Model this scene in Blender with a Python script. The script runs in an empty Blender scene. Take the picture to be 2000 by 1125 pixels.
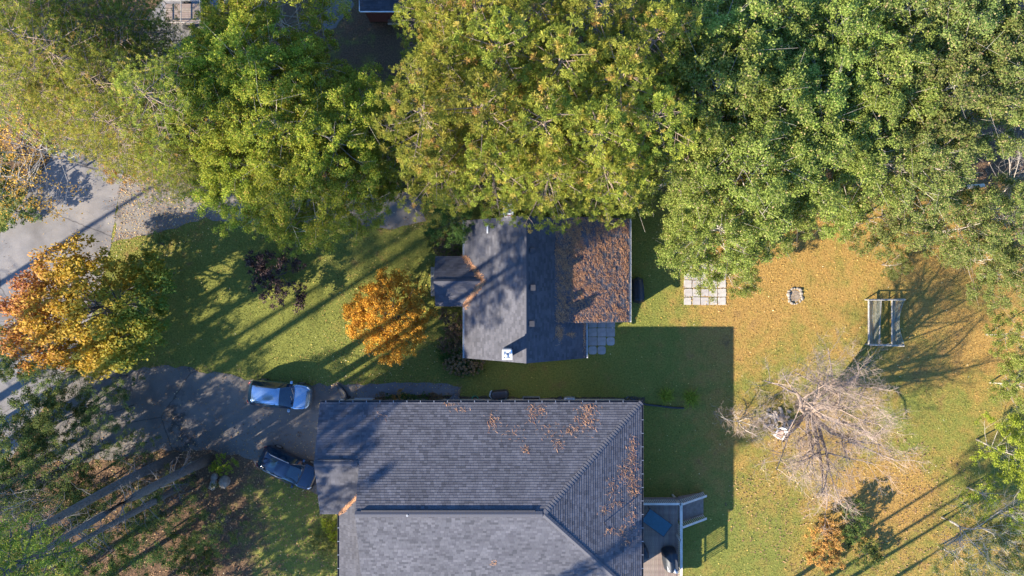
import bpy, bmesh, math, random
import numpy as np
from mathutils import Vector, Matrix

# ------------------------------------------------------------------ camera, sky, sun, exposure
sc = bpy.context.scene
C = sc.collection
CAM_H = 50.0
cam_d = bpy.data.cameras.new('camera'); cam = bpy.data.objects.new('camera', cam_d); C.objects.link(cam)
cam.location = (0, 0, CAM_H); cam.rotation_euler = (0, 0, 0)
cam_d.lens = 24; cam_d.sensor_width = 36; cam_d.sensor_fit = 'HORIZONTAL'; cam_d.clip_end = 2000
sc.camera = cam

SUN_EL = math.radians(27.0)
SHADOW_AZ = math.radians(32.0)              # shadows run towards +x +y at this angle
w = bpy.data.worlds.new('World'); sc.world = w; w.use_nodes = True
nt = w.node_tree
sky = nt.nodes.new('ShaderNodeTexSky'); sky.sky_type = 'NISHITA'; sky.sun_disc = False
sky.sun_elevation = SUN_EL
sky.air_density = 1.0; sky.dust_density = 0.15; sky.ozone_density = 10.0
sky.sun_rotation = math.radians(270) - SHADOW_AZ
bg = nt.nodes['Background']; bg.inputs['Strength'].default_value = 0.15
nt.links.new(sky.outputs['Color'], bg.inputs['Color'])
sd = bpy.data.lights.new('sun', 'SUN'); sun = bpy.data.objects.new('sun', sd); C.objects.link(sun)
sd.energy = 5.0; sd.angle = math.radians(0.55); sd.color = (1.0, 0.905, 0.76)
ldir = Vector((math.cos(SUN_EL) * math.cos(SHADOW_AZ), math.cos(SUN_EL) * math.sin(SHADOW_AZ), -math.sin(SUN_EL)))
sun.rotation_euler = ldir.to_track_quat('-Z', 'Y').to_euler(); sun.location = (-60, -40, 60)
sc.view_settings.view_transform = 'Standard'; sc.view_settings.look = 'None'
sc.view_settings.gamma = 1.0; sc.view_settings.exposure = 1.72
sc.cycles.max_bounces = 5; sc.cycles.diffuse_bounces = 3; sc.cycles.transparent_max_bounces = 6
sc.cycles.use_denoising = True

# ------------------------------------------------------------------ helpers
rng = np.random.default_rng(7)
random.seed(7)

def at(u, v, h=0.0):
    """map point (metres) of something seen at plan position u, v (plan drawn at 1/26.67 m, origin 1000,562.5) at height h"""
    k = 0.00075 * (CAM_H - h)
    return Vector(((u - 1000) * k, -(v - 562.5) * k, h))

def xy(u, v, h=0.0):
    p = at(u, v, h); return (p.x, p.y)

def tag(o, label=None, cat=None, group=None, kind=None):
    if label: o['label'] = label
    if cat: o['category'] = cat
    if group: o['group'] = group
    if kind: o['kind'] = kind
    return o

def thing(name, label, cat, loc=(0, 0, 0), rz=0.0, group=None):
    o = bpy.data.objects.new(name, None); C.objects.link(o)
    o.empty_display_size = 0.3
    o.location = loc; o.rotation_euler = (0, 0, rz)
    return tag(o, label, cat, group)

def link(name, me, parent=None, mat=None, loc=None, rot=None, scale=None):
    o = bpy.data.objects.new(name, me); C.objects.link(o)
    if parent is not None: o.parent = parent
    if mat is not None and not me.materials: me.materials.append(mat)
    if loc is not None: o.location = loc
    if rot is not None: o.rotation_euler = rot
    if scale is not None: o.scale = scale
    return o

def np_mesh(name, V, F, mat=None, smooth=False):
    """V (n,3), F (m,k) uniform polygons"""
    me = bpy.data.meshes.new(name)
    V = np.asarray(V, dtype=np.float32); F = np.asarray(F, dtype=np.int32)
    m, k = F.shape
    me.vertices.add(len(V)); me.vertices.foreach_set('co', V.ravel())
    me.loops.add(m * k); me.loops.foreach_set('vertex_index', F.ravel())
    me.polygons.add(m)
    me.polygons.foreach_set('loop_start', np.arange(0, m * k, k, dtype=np.int32))
    me.polygons.foreach_set('use_smooth', np.full(m, bool(smooth), dtype=bool))
    me.update(calc_edges=True); me.validate()
    if mat is not None: me.materials.append(mat)
    return me

class MB:
    def __init__(s): s.v = []; s.f = []
    def add(s, vs, fs):
        n = len(s.v); s.v += [tuple(p) for p in vs]; s.f += [tuple(i + n for i in f) for f in fs]; return s
    def box(s, x0, x1, y0, y1, z0, z1, M=None):
        vs = [Vector((x, y, z)) for z in (z0, z1) for y in (y0, y1) for x in (x0, x1)]
        if M is not None: vs = [M @ p for p in vs]
        return s.add(vs, [(0, 2, 3, 1), (4, 5, 7, 6), (0, 1, 5, 4), (2, 6, 7, 3), (0, 4, 6, 2), (1, 3, 7, 5)])
    def tube(s, pts, radii, n=6, cap=True):
        pts = [Vector(p) for p in pts]
        if not hasattr(radii, '__len__'): radii = [radii] * len(pts)
        base = len(s.v)
        for i, p in enumerate(pts):
            d = (pts[min(i + 1, len(pts) - 1)] - pts[max(i - 1, 0)])
            if d.length < 1e-9: d = Vector((0, 0, 1))
            d.normalize()
            a = d.cross(Vector((0, 0, 1)))
            if a.length < 1e-3: a = d.cross(Vector((1, 0, 0)))
            a.normalize(); b = d.cross(a)
            for k in range(n):
                t = 2 * math.pi * k / n
                s.v.append(tuple(p + (a * math.cos(t) + b * math.sin(t)) * radii[i]))
        for i in range(len(pts) - 1):
            for k in range(n):
                k2 = (k + 1) % n
                s.f.append((base + i * n + k, base + i * n + k2, base + (i + 1) * n + k2, base + (i + 1) * n + k))
        if cap:
            s.f.append(tuple(base + k for k in range(n))[::-1])
            s.f.append(tuple(base + (len(pts) - 1) * n + k for k in range(n)))
        return s
    def lathe(s, prof, n=16, c=(0, 0, 0)):
        base = len(s.v)
        for r, z in prof:
            for k in range(n):
                t = 2 * math.pi * k / n
                s.v.append((c[0] + r * math.cos(t), c[1] + r * math.sin(t), c[2] + z))
        for i in range(len(prof) - 1):
            for k in range(n):
                k2 = (k + 1) % n
                s.f.append((base + i * n + k, base + i * n + k2, base + (i + 1) * n + k2, base + (i + 1) * n + k))
        s.f.append(tuple(base + k for k in range(n))[::-1])
        s.f.append(tuple(base + (len(prof) - 1) * n + k for k in range(n)))
        return s
    def prism(s, poly, z0, z1):
        n = len(poly)
        vs = [(x, y, z0) for x, y in poly] + [(x, y, z1) for x, y in poly]
        return s.add(vs, [tuple(range(n))[::-1], tuple(range(n, 2 * n))] + [(i, (i + 1) % n, n + (i + 1) % n, n + i) for i in range(n)])
    def mesh(s, name, mat=None, smooth=False):
        me = bpy.data.meshes.new(name); me.from_pydata(s.v, [], s.f); me.update()
        if smooth:
            for p in me.polygons: p.use_smooth = True
        if mat is not None: me.materials.append(mat)
        return me
    def build(s, name, mat, parent=None, smooth=False, bevel=0, seg=1):
        o = link(name, s.mesh(name, mat, smooth), parent)
        if bevel:
            b = o.modifiers.new('bevel', 'BEVEL'); b.width = bevel; b.segments = seg; b.limit_method = 'ANGLE'
        return o

# ------------------------------------------------------------------ materials
def mat_new(name):
    m = bpy.data.materials.new(name); m.use_nodes = True
    n = m.node_tree; b = n.nodes['Principled BSDF']
    return m, n, b

def ramp(n, stops):
    r = n.nodes.new('ShaderNodeValToRGB')
    e = r.color_ramp.elements
    while len(e) < len(stops): e.new(0.5)
    for i, (p, c) in enumerate(stops):
        e[i].position = p; e[i].color = (c[0], c[1], c[2], 1)
    return r

def noise(n, scale, detail=4, rough=0.6, coord='Object', dim='3D', dist=0.0, vscale=None):
    tc = n.nodes.new('ShaderNodeTexCoord')
    t = n.nodes.new('ShaderNodeTexNoise'); t.inputs['Scale'].default_value = scale
    t.inputs['Detail'].default_value = detail; t.inputs['Roughness'].default_value = rough
    t.inputs['Distortion'].default_value = dist
    if vscale:
        mp = n.nodes.new('ShaderNodeMapping'); mp.inputs['Scale'].default_value = vscale
        n.links.new(tc.outputs[coord], mp.inputs['Vector']); n.links.new(mp.outputs['Vector'], t.inputs['Vector'])
    else:
        n.links.new(tc.outputs[coord], t.inputs['Vector'])
    return t

def mix(n, a, b, fac, mode='MIX'):
    m = n.nodes.new('ShaderNodeMix'); m.data_type = 'RGBA'; m.blend_type = mode
    for sock, val in ((m.inputs[0], fac), (m.inputs[6], a), (m.inputs[7], b)):
        if hasattr(val, 'links') or hasattr(val, 'is_linked'): n.links.new(val, sock)
        elif isinstance(val, (int, float)): sock.default_value = val
        else: sock.default_value = (val[0], val[1], val[2], 1)
    return m.outputs[2]

def bump(n, b, height, strength=0.4, dist=0.02):
    bp = n.nodes.new('ShaderNodeBump'); bp.inputs['Strength'].default_value = strength; bp.inputs['Distance'].default_value = dist
    n.links.new(height, bp.inputs['Height']); n.links.new(bp.outputs['Normal'], b.inputs['Normal'])

def simple(name, col, rough=0.7, metal=0.0, var=0.25, scale=6.0, bumps=0.0, coat=0.0, spec=None):
    m, n, b = mat_new(name)
    t = noise(n, scale)
    lo = tuple(c * (1 - var) for c in col); hi = tuple(min(1, c * (1 + var)) for c in col)
    r = ramp(n, [(0.3, lo), (0.7, hi)]); n.links.new(t.outputs['Fac'], r.inputs['Fac'])
    n.links.new(r.outputs['Color'], b.inputs['Base Color'])
    b.inputs['Roughness'].default_value = rough; b.inputs['Metallic'].default_value = metal
    if coat: b.inputs['Coat Weight'].default_value = coat; b.inputs['Coat Roughness'].default_value = 0.04
    if spec is not None: b.inputs['Specular IOR Level'].default_value = spec
    if bumps: bump(n, b, t.outputs['Fac'], bumps)
    return m

def island(name, stops, rough=0.8, nscale=0, nvar=0.25, translucent=0.0, objvar=0.0, spec=0.25, nz=None):
    """colour picked at random per loose piece (leaf, shingle, needle), softly varied in space"""
    m, n, b = mat_new(name)
    g = n.nodes.new('ShaderNodeNewGeometry')
    r = ramp(n, stops); n.links.new(g.outputs['Random Per Island'], r.inputs['Fac'])
    col = r.outputs['Color']
    if nscale:
        t = noise(n, nscale, 3)
        r2 = ramp(n, [(0.3, (1 - nvar,) * 3), (0.7, (1 + nvar,) * 3)])
        n.links.new(t.outputs['Fac'], r2.inputs['Fac'])
        col = mix(n, col, r2.outputs['Color'], 1.0, 'MULTIPLY')
    if objvar:
        oi = n.nodes.new('ShaderNodeObjectInfo')
        hs = n.nodes.new('ShaderNodeHueSaturation')
        mr = n.nodes.new('ShaderNodeMapRange'); mr.inputs[3].default_value = 0.5 - objvar * 0.35; mr.inputs[4].default_value = 0.5 + objvar * 0.25
        n.links.new(oi.outputs['Random'], mr.inputs[0]); n.links.new(mr.outputs[0], hs.inputs['Hue'])
        mv = n.nodes.new('ShaderNodeMath'); mv.operation = 'MULTIPLY_ADD'; mv.inputs[1].default_value = objvar * 5; mv.inputs[2].default_value = 1 - objvar * 2.5
        n.links.new(oi.outputs['Random'], mv.inputs[0]); n.links.new(mv.outputs[0], hs.inputs['Value'])
        n.links.new(col, hs.inputs['Color']); col = hs.outputs['Color']
    n.links.new(col, b.inputs['Base Color']); b.inputs['Roughness'].default_value = rough
    b.inputs['Specular IOR Level'].default_value = spec
    if translucent:
        tr = n.nodes.new('ShaderNodeBsdfTranslucent'); n.links.new(col, tr.inputs['Color'])
        mx = n.nodes.new('ShaderNodeMixShader'); mx.inputs[0].default_value = translucent
        out = n.nodes['Material Output']
        n.links.new(b.outputs[0], mx.inputs[1]); n.links.new(tr.outputs[0], mx.inputs[2]); n.links.new(mx.outputs[0], out.inputs['Surface'])
    return m

M = {}
M['needle'] = island('pine_needles', [(0.0, (0.184, 0.216, 0.031)), (0.5, (0.311, 0.335, 0.047)), (0.9, (0.437, 0.405, 0.067)), (1.0, (0.507, 0.314, 0.090))], translucent=0.5, objvar=0.05, nscale=0.9, nvar=0.2)
M['needle_dark'] = island('spruce_needles', [(0.0, (0.083, 0.135, 0.024)), (0.6, (0.166, 0.238, 0.034)), (0.93, (0.314, 0.333, 0.054)), (1.0, (0.414, 0.270, 0.072))], translucent=0.5, objvar=0.05, nscale=0.9, nvar=0.2)
M['leaf_lime'] = island('lime_leaves', [(0.0, (0.148, 0.209, 0.025)), (0.5, (0.309, 0.366, 0.038)), (0.92, (0.472, 0.470, 0.056)), (1.0, (0.501, 0.314, 0.101))], translucent=0.5, objvar=0.05, nscale=0.7, nvar=0.25)
M['leaf_green'] = island('green_leaves', [(0.0, (0.128, 0.175, 0.031)), (0.5, (0.249, 0.309, 0.056)), (0.93, (0.372, 0.406, 0.095)), (1.0, (0.538, 0.375, 0.202))], translucent=0.5, objvar=0.05, nscale=0.7, nvar=0.25)
M['leaf_olive'] = island('olive_leaves', [(0.0, (0.106, 0.151, 0.037)), (0.5, (0.213, 0.263, 0.062)), (0.88, (0.314, 0.336, 0.090)), (1.0, (0.470, 0.302, 0.179))], translucent=0.5, objvar=0.05, nscale=0.7, nvar=0.25)
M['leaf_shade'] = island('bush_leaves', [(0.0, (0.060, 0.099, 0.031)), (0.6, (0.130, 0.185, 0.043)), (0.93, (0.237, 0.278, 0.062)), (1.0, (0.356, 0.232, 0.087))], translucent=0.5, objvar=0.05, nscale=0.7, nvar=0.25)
M['leaf_gold'] = island('golden_maple_leaves', [(0.0, (0.36, 0.15, 0.02)), (0.45, (0.56, 0.27, 0.025)), (0.85, (0.70, 0.38, 0.04)), (1.0, (0.45, 0.30, 0.06))], translucent=0.35, nscale=0.8, nvar=0.2)
M['leaf_orange'] = island('orange_shrub_leaves', [(0.0, (0.368, 0.190, 0.055)), (0.5, (0.478, 0.266, 0.066)), (1.0, (0.570, 0.323, 0.088))], translucent=0.3, nscale=0.8, nvar=0.2)
M['leaf_yellow'] = island('yellow_birch_leaves', [(0.0, (0.48, 0.25, 0.03)), (0.6, (0.65, 0.36, 0.05)), (1.0, (0.7, 0.46, 0.09))], translucent=0.3)
M['leaf_purple'] = island('plum_leaves', [(0.0, (0.030, 0.020, 0.018)), (0.6, (0.085, 0.05, 0.042)), (1.0, (0.17, 0.10, 0.08))], translucent=0.2, nscale=0.8)
M['leaf_rust'] = island('rusty_leaves', [(0.0, (0.12, 0.06, 0.05)), (0.5, (0.22, 0.12, 0.08)), (0.8, (0.28, 0.19, 0.08)), (1.0, (0.22, 0.24, 0.05))], translucent=0.25, nscale=0.8)
M['leaf_cedar'] = island('cedar_leaves', [(0.0, (0.037, 0.076, 0.016)), (0.6, (0.075, 0.142, 0.024)), (1.0, (0.138, 0.199, 0.036))], translucent=0.25, nscale=0.8)
M['leaf_chart'] = island('yellow_green_leaves', [(0.0, (0.16, 0.20, 0.02)), (0.6, (0.28, 0.33, 0.03)), (1.0, (0.44, 0.45, 0.05))], translucent=0.35)
M['flower'] = island('hydrangea_heads', [(0.0, (0.17, 0.10, 0.055)), (0.5, (0.28, 0.17, 0.08)), (1.0, (0.42, 0.30, 0.13))], translucent=0.15, nscale=3)

def maple_gradient():
    m, n, b = mat_new('turning_maple_leaves')
    tc = n.nodes.new('ShaderNodeTexCoord'); sp = n.nodes.new('ShaderNodeSeparateXYZ'); n.links.new(tc.outputs['Object'], sp.inputs[0])
    t = noise(n, 0.55, 3); g = n.nodes.new('ShaderNodeNewGeometry')
    a = n.nodes.new('ShaderNodeMath'); a.operation = 'MULTIPLY_ADD'; a.inputs[1].default_value = 0.12; a.inputs[2].default_value = 0.12
    n.links.new(sp.outputs['X'], a.inputs[0])
    b1 = n.nodes.new('ShaderNodeMath'); b1.operation = 'MULTIPLY_ADD'; b1.inputs[1].default_value = 0.55
    n.links.new(t.outputs['Fac'], b1.inputs[0]); n.links.new(a.outputs[0], b1.inputs[2])
    c1 = n.nodes.new('ShaderNodeMath'); c1.operation = 'MULTIPLY_ADD'; c1.inputs[1].default_value = 0.22
    n.links.new(g.outputs['Random Per Island'], c1.inputs[0]); n.links.new(b1.outputs[0], c1.inputs[2])
    r = ramp(n, [(0.02, (0.30, 0.10, 0.055)), (0.15, (0.48, 0.20, 0.045)), (0.36, (0.50, 0.29, 0.02)), (0.62, (0.34, 0.26, 0.015)), (0.80, (0.15, 0.20, 0.015)), (1.0, (0.09, 0.17, 0.02))])
    n.links.new(c1.outputs[0], r.inputs['Fac'])
    n.links.new(r.outputs['Color'], b.inputs['Base Color']); b.inputs['Roughness'].default_value = 0.8
    tr = n.nodes.new('ShaderNodeBsdfTranslucent'); n.links.new(r.outputs['Color'], tr.inputs['Color'])
    mx = n.nodes.new('ShaderNodeMixShader'); mx.inputs[0].default_value = 0.35
    n.links.new(b.outputs[0], mx.inputs[1]); n.links.new(tr.outputs[0], mx.inputs[2]); n.links.new(mx.outputs[0], n.nodes['Material Output'].inputs['Surface'])
    return m
M['leaf_turning'] = maple_gradient()

M['bark'] = simple('grey_brown_bark', (0.085, 0.078, 0.072), 0.9, var=0.45, scale=9, bumps=0.6)
M['bark_pale'] = simple('pale_bark', (0.36, 0.31, 0.25), 0.9, var=0.3, scale=9, bumps=0.4)
M['bark_pine'] = simple('pine_limb_bark', (0.26, 0.19, 0.14), 0.9, var=0.4, scale=9, bumps=0.6)
M['birch'] = simple('birch_bark', (0.46, 0.42, 0.37), 0.8, var=0.25, scale=5)
M['twig'] = simple('bare_twigs', (0.31, 0.228, 0.17), 0.9, var=0.35, scale=3)
M['shingle'] = island('grey_shingles', [(0.0, (0.053, 0.053, 0.059)), (0.25, (0.076, 0.074, 0.083)), (0.7, (0.088, 0.087, 0.095)), (1.0, (0.108, 0.105, 0.114))], rough=0.9, nscale=0.5, nvar=0.12)
M['shingle_old'] = island('weathered_shingles', [(0.0, (0.057, 0.056, 0.063)), (0.5, (0.073, 0.072, 0.081)), (1.0, (0.089, 0.087, 0.096))], rough=0.9, nscale=0.7, nvar=0.18)
M['underlay'] = simple('roof_underlay', (0.05, 0.05, 0.055), 0.95)
M['gutter_dark'] = simple('dark_gutter', (0.035, 0.033, 0.035), 0.5)
M['gutter_pale'] = simple('pale_gutter', (0.50, 0.50, 0.48), 0.5)
M['siding'] = simple('beige_siding', (0.42, 0.38, 0.31), 0.8, var=0.1)
M['siding_white'] = simple('off_white_siding', (0.6, 0.58, 0.54), 0.8, var=0.1)
M['glass'] = simple('dark_window_glass', (0.02, 0.025, 0.03), 0.08, var=0.1)
M['white'] = simple('white_paint', (0.75, 0.74, 0.70), 0.6, var=0.08)
M['brick'] = simple('red_brick', (0.30, 0.12, 0.08), 0.9, var=0.3, scale=20)
M['mortar'] = simple('mortar', (0.36, 0.33, 0.29), 0.95)
M['metal'] = simple('galvanised_metal', (0.35, 0.36, 0.37), 0.4, metal=0.7)
M['black'] = simple('black_plastic', (0.018, 0.018, 0.02), 0.5)
M['tarp'] = simple('black_tarp', (0.03, 0.03, 0.034), 0.45, var=0.4, scale=4)
M['tarp_white'] = simple('white_sheet', (0.55, 0.54, 0.52), 0.7)
M['timber'] = island('deck_timber', [(0.0, (0.15, 0.115, 0.09)), (1.0, (0.26, 0.205, 0.165))], rough=0.8, nscale=4, nvar=0.2, objvar=0.06)
M['timber_pale'] = island('pale_timber_rail', [(0.0, (0.44, 0.38, 0.31)), (1.0, (0.54, 0.48, 0.40))], rough=0.8, nscale=4, nvar=0.15)
M['timber_grey'] = simple('weathered_grey_timber', (0.30, 0.275, 0.235), 0.9, var=0.3, scale=5)
M['net'] = simple('faded_garden_netting', (0.24, 0.24, 0.185), 0.8, var=0.3)
M['stone'] = island('grey_stone', [(0.0, (0.123, 0.100, 0.075)), (0.5, (0.194, 0.160, 0.123)), (1.0, (0.256, 0.220, 0.175))], rough=0.9, nscale=5, nvar=0.3)
M['paver'] = island('pale_concrete_paver', [(0.0, (0.308, 0.278, 0.242)), (1.0, (0.383, 0.350, 0.310))], rough=0.9, nscale=3, nvar=0.12, objvar=0.03)
M['paver_grey'] = island('grey_concrete_slab', [(0.0, (0.22, 0.22, 0.21)), (1.0, (0.31, 0.30, 0.29))], rough=0.9, nscale=3, nvar=0.15, objvar=0.04)
M['litter'] = island('fallen_needles', [(0.0, (0.28, 0.12, 0.055)), (0.5, (0.46, 0.23, 0.11)), (1.0, (0.60, 0.34, 0.18))], rough=0.9)
M['leaves'] = island('fallen_leaves', [(0.0, (0.20, 0.10, 0.045)), (0.35, (0.36, 0.18, 0.06)), (0.6, (0.50, 0.30, 0.07)), (0.85, (0.62, 0.44, 0.12)), (1.0, (0.68, 0.58, 0.36))], rough=0.8)
M['leaves_brown'] = island('fallen_brown_leaves', [(0.0, (0.12, 0.07, 0.045)), (0.5, (0.24, 0.13, 0.07)), (0.85, (0.36, 0.21, 0.10)), (1.0, (0.48, 0.33, 0.14))], rough=0.85)
M['hose'] = simple('green_hose', (0.03, 0.25, 0.14), 0.5)
M['lampglass'] = simple('frosted_lamp_globe', (0.7, 0.74, 0.76), 0.25, var=0.05)
M['tableglass'] = simple('tinted_table_glass', (0.02, 0.075, 0.10), 0.12, var=0.15)
M['bbq'] = simple('navy_vinyl_cover', (0.012, 0.016, 0.022), 0.55, var=0.4, scale=5)

def ground_material():
    m, n, b = mat_new('autumn_lawn')
    tc = n.nodes.new('ShaderNodeTexCoord')
    big = noise(n, 0.09, 4, 0.6); mid = noise(n, 0.9, 5, 0.65); fine = noise(n, 9.0, 5, 0.75)
    green = ramp(n, [(0.3, (0.085, 0.10, 0.024)), (0.5, (0.155, 0.162, 0.034)), (0.72, (0.255, 0.24, 0.06))]); n.links.new(fine.outputs['Fac'], green.inputs['Fac'])
    rust = ramp(n, [(0.3, (0.18, 0.105, 0.032)), (0.5, (0.31, 0.185, 0.052)), (0.72, (0.44, 0.28, 0.09))]); n.links.new(fine.outputs['Fac'], rust.inputs['Fac'])
    litter = ramp(n, [(0.25, (0.045, 0.030, 0.020)), (0.5, (0.12, 0.075, 0.045)), (0.8, (0.27, 0.16, 0.09))]); n.links.new(fine.outputs['Fac'], litter.inputs['Fac'])
    sp = n.nodes.new('ShaderNodeSeparateXYZ'); n.links.new(tc.outputs['Object'], sp.inputs[0])
    def mr(sock, a, c, lo=0.0, hi=1.0):
        q = n.nodes.new('ShaderNodeMapRange'); q.inputs[1].default_value = a; q.inputs[2].default_value = c; q.inputs[3].default_value = lo; q.inputs[4].default_value = hi
        q.interpolation_type = 'SMOOTHSTEP'
        n.links.new(sock, q.inputs[0]); return q.outputs[0]
    def mth(op, a, c):
        q = n.nodes.new('ShaderNodeMath'); q.operation = op
        for i, v in enumerate((a, c)):
            if isinstance(v, (int, float)): q.inputs[i].default_value = v
            else: n.links.new(v, q.inputs[i])
        return q.outputs[0]
    nz = mth('ADD', mth('MULTIPLY', big.outputs['Fac'], 0.6), mth('MULTIPLY', mid.outputs['Fac'], 0.8))   # about 0.7
    nz0 = mth('SUBTRACT', nz, 0.7)
    # rusty leaf carpet under the trees on the right, thinning out down the lawn
    east = mr(sp.outputs['X'], 8.0, 17.0)
    f1 = mth('MULTIPLY', east, mr(sp.outputs['Y'], -9.0, 3.0, 0.44, 0.82))
    def blob(cx, cy, rx, ry):
        dx_ = mth('DIVIDE', mth('SUBTRACT', sp.outputs['X'], cx), rx); dy_ = mth('DIVIDE', mth('SUBTRACT', sp.outputs['Y'], cy), ry)
        return mr(mth('ADD', mth('MULTIPLY', dx_, dx_), mth('MULTIPLY', dy_, dy_)), 1.0, 0.0)
    f1 = mth('MAXIMUM', f1, mth('MULTIPLY', blob(26.5, -15.5, 7.0, 4.5), 0.95)); f1 = mth('MAXIMUM', f1, mth('MULTIPLY', blob(34.0, -3.5, 5.0, 5.0), 0.8)); f1 = mth('MAXIMUM', f1, mth('MULTIPLY', blob(22.5, -11.0, 6.0, 4.0), 0.7))
    f1 = mth('MULTIPLY', f1, mr(mth('MAXIMUM', blob(30.5, -9.5, 5.0, 3.5), mth('MULTIPLY', blob(16.0, -19.0, 7.0, 6.0), 0.7)), 0.0, 1.0, 1.0, 0.35))
    f1 = mr(mth('ADD', f1, mth('MULTIPLY', nz0, 2.1)), 0.05, 0.95)
    c1 = mix(n, green.outputs['Color'], rust.outputs['Color'], f1)
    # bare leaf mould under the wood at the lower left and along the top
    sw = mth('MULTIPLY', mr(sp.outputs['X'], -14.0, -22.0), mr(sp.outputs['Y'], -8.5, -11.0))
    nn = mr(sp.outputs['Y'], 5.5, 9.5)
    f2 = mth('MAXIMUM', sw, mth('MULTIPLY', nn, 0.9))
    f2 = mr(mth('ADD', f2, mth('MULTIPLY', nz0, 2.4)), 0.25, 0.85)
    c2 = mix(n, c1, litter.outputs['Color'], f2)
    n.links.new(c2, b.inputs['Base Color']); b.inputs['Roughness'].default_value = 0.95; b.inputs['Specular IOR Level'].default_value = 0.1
    bump(n, b, fine.outputs['Fac'], 0.6, 0.06)
    return m
M['ground'] = ground_material()

def road_material(name, base, crack=True, gritty=1.0):
    m, n, b = mat_new(name)
    f = noise(n, 30, 4, 0.7); mid = noise(n, 0.7, 5, 0.6); blot = noise(n, 0.22, 3)
    r = ramp(n, [(0.3, tuple(c * (1 - 0.22 * gritty) for c in base)), (0.7, tuple(c * (1 + 0.22 * gritty) for c in base))]); n.links.new(f.outputs['Fac'], r.inputs['Fac'])
    r2 = ramp(n, [(0.3, (0.78,) * 3), (0.7, (1.16, 1.14, 1.1))]); n.links.new(mid.outputs['Fac'], r2.inputs['Fac'])
    col = mix(n, r.outputs['Color'], r2.outputs['Color'], 1.0, 'MULTIPLY')
    rb_ = ramp(n, [(0.35, (0.72, 0.7, 0.68)), (0.5, (1, 1, 1)), (0.68, (1.2, 1.15, 1.08))]); n.links.new(blot.outputs['Fac'], rb_.inputs['Fac'])
    col = mix(n, col, rb_.outputs['Color'], 1.0, 'MULTIPLY')
    if crack:
        tc = n.nodes.new('ShaderNodeTexCoord'); v = n.nodes.new('ShaderNodeTexVoronoi'); v.feature = 'DISTANCE_TO_EDGE'; v.inputs['Scale'].default_value = 0.16
        d = noise(n, 1.5, 4); mx = mix(n, tc.outputs['Object'], d.outputs['Color'], 0.25)
        n.links.new(mx, v.inputs['Vector'])
        rc = ramp(n, [(0.0, (0.35, 0.33, 0.32)), (0.006, (1, 1, 1))]); n.links.new(v.outputs['Distance'], rc.inputs['Fac'])
        col = mix(n, col, rc.outputs['Color'], 1.0, 'MULTIPLY')
    n.links.new(col, b.inputs['Base Color']); b.inputs['Roughness'].default_value = 0.9
    bump(n, b, f.outputs['Fac'], 0.35 * gritty, 0.02)
    return m
M['road'] = road_material('worn_asphalt', (0.175, 0.163, 0.155))
M['drive'] = road_material('driveway_asphalt', (0.135, 0.12, 0.105))
M['gravel'] = road_material('dusty_gravel', (0.18, 0.16, 0.138), crack=False, gritty=0.9)
M['path'] = road_material('path_asphalt', (0.15, 0.145, 0.145), crack=False)

# ------------------------------------------------------------------ ground, road, drives
def sheet(name, poly, z, mat, jitter=0.0, kind='structure', step=0.8):
    pts = []
    n = len(poly)
    for i in range(n):
        a = Vector((*poly[i], 0)); c = Vector((*poly[(i + 1) % n], 0))
        k = max(1, int((c - a).length / step)) if jitter else 1
        for j in range(k):
            p = a.lerp(c, j / k)
            pts.append((p.x + random.uniform(-jitter, jitter), p.y + random.uniform(-jitter, jitter), z))
    mb = MB(); mb.add(pts, [tuple(range(len(pts)))])
    me = mb.mesh(name, mat)
    if me.polygons[0].normal.z < 0: me.flip_normals()
    return tag(link(name, me), kind=kind)

g = MB(); g.add([(-400, -400, 0), (400, -400, 0), (400, 400, 0), (-400, 400, 0)], [(0, 1, 2, 3)])
tag(g.build('ground', M['ground']), kind='structure')
ROAD = [xy(*p) for p in [(-420, 980), (-200, 690), (0, 455), (60, 370), (150, 230), (300, 20), (460, -200), (640, -200), (400, 60), (237, 345), (216, 480), (186, 600), (120, 740), (0, 930), (-250, 1300)]]
sheet('road', ROAD, 0.012, M['road'], 0.05)
GRAV = [xy(*p) for p in [(240, 343), (330, 355), (420, 372), (560, 385), (700, 384), (790, 376), (828, 395), (832, 432), (760, 446), (640, 440), (520, 436), (400, 428), (330, 446), (270, 462), (219, 470)]]
sheet('gravel_drive', GRAV, 0.008, M['gravel'], 0.16, step=0.5)
DRIVE = [xy(*p) for p in [(130, 722), (250, 722), (330, 712), (420, 730), (520, 745), (640, 752), (705, 745), (700, 792), (640, 800), (640, 965), (590, 958), (530, 930), (480, 890), (400, 878), (300, 880), (200, 900), (60, 905)]]
sheet('driveway', DRIVE, 0.016, M['drive'], 0.18, step=0.5)
PATH = [xy(*p) for p in [(698, 752), (760, 747), (860, 748), (900, 756), (896, 773), (860, 772), (800, 770), (730, 776), (696, 790)]]
sheet('garden_path', PATH, 0.020, M['path'], 0.06, step=0.4)
sheet('planting_bed', [xy(*p) for p in [(640, 792), (1260, 790), (1260, 775), (1000, 776), (880, 772), (720, 775)]], 0.006, simple('bed_soil', (0.06, 0.042, 0.03), 0.95, var=0.5, scale=8), 0.08, step=0.4)

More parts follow.
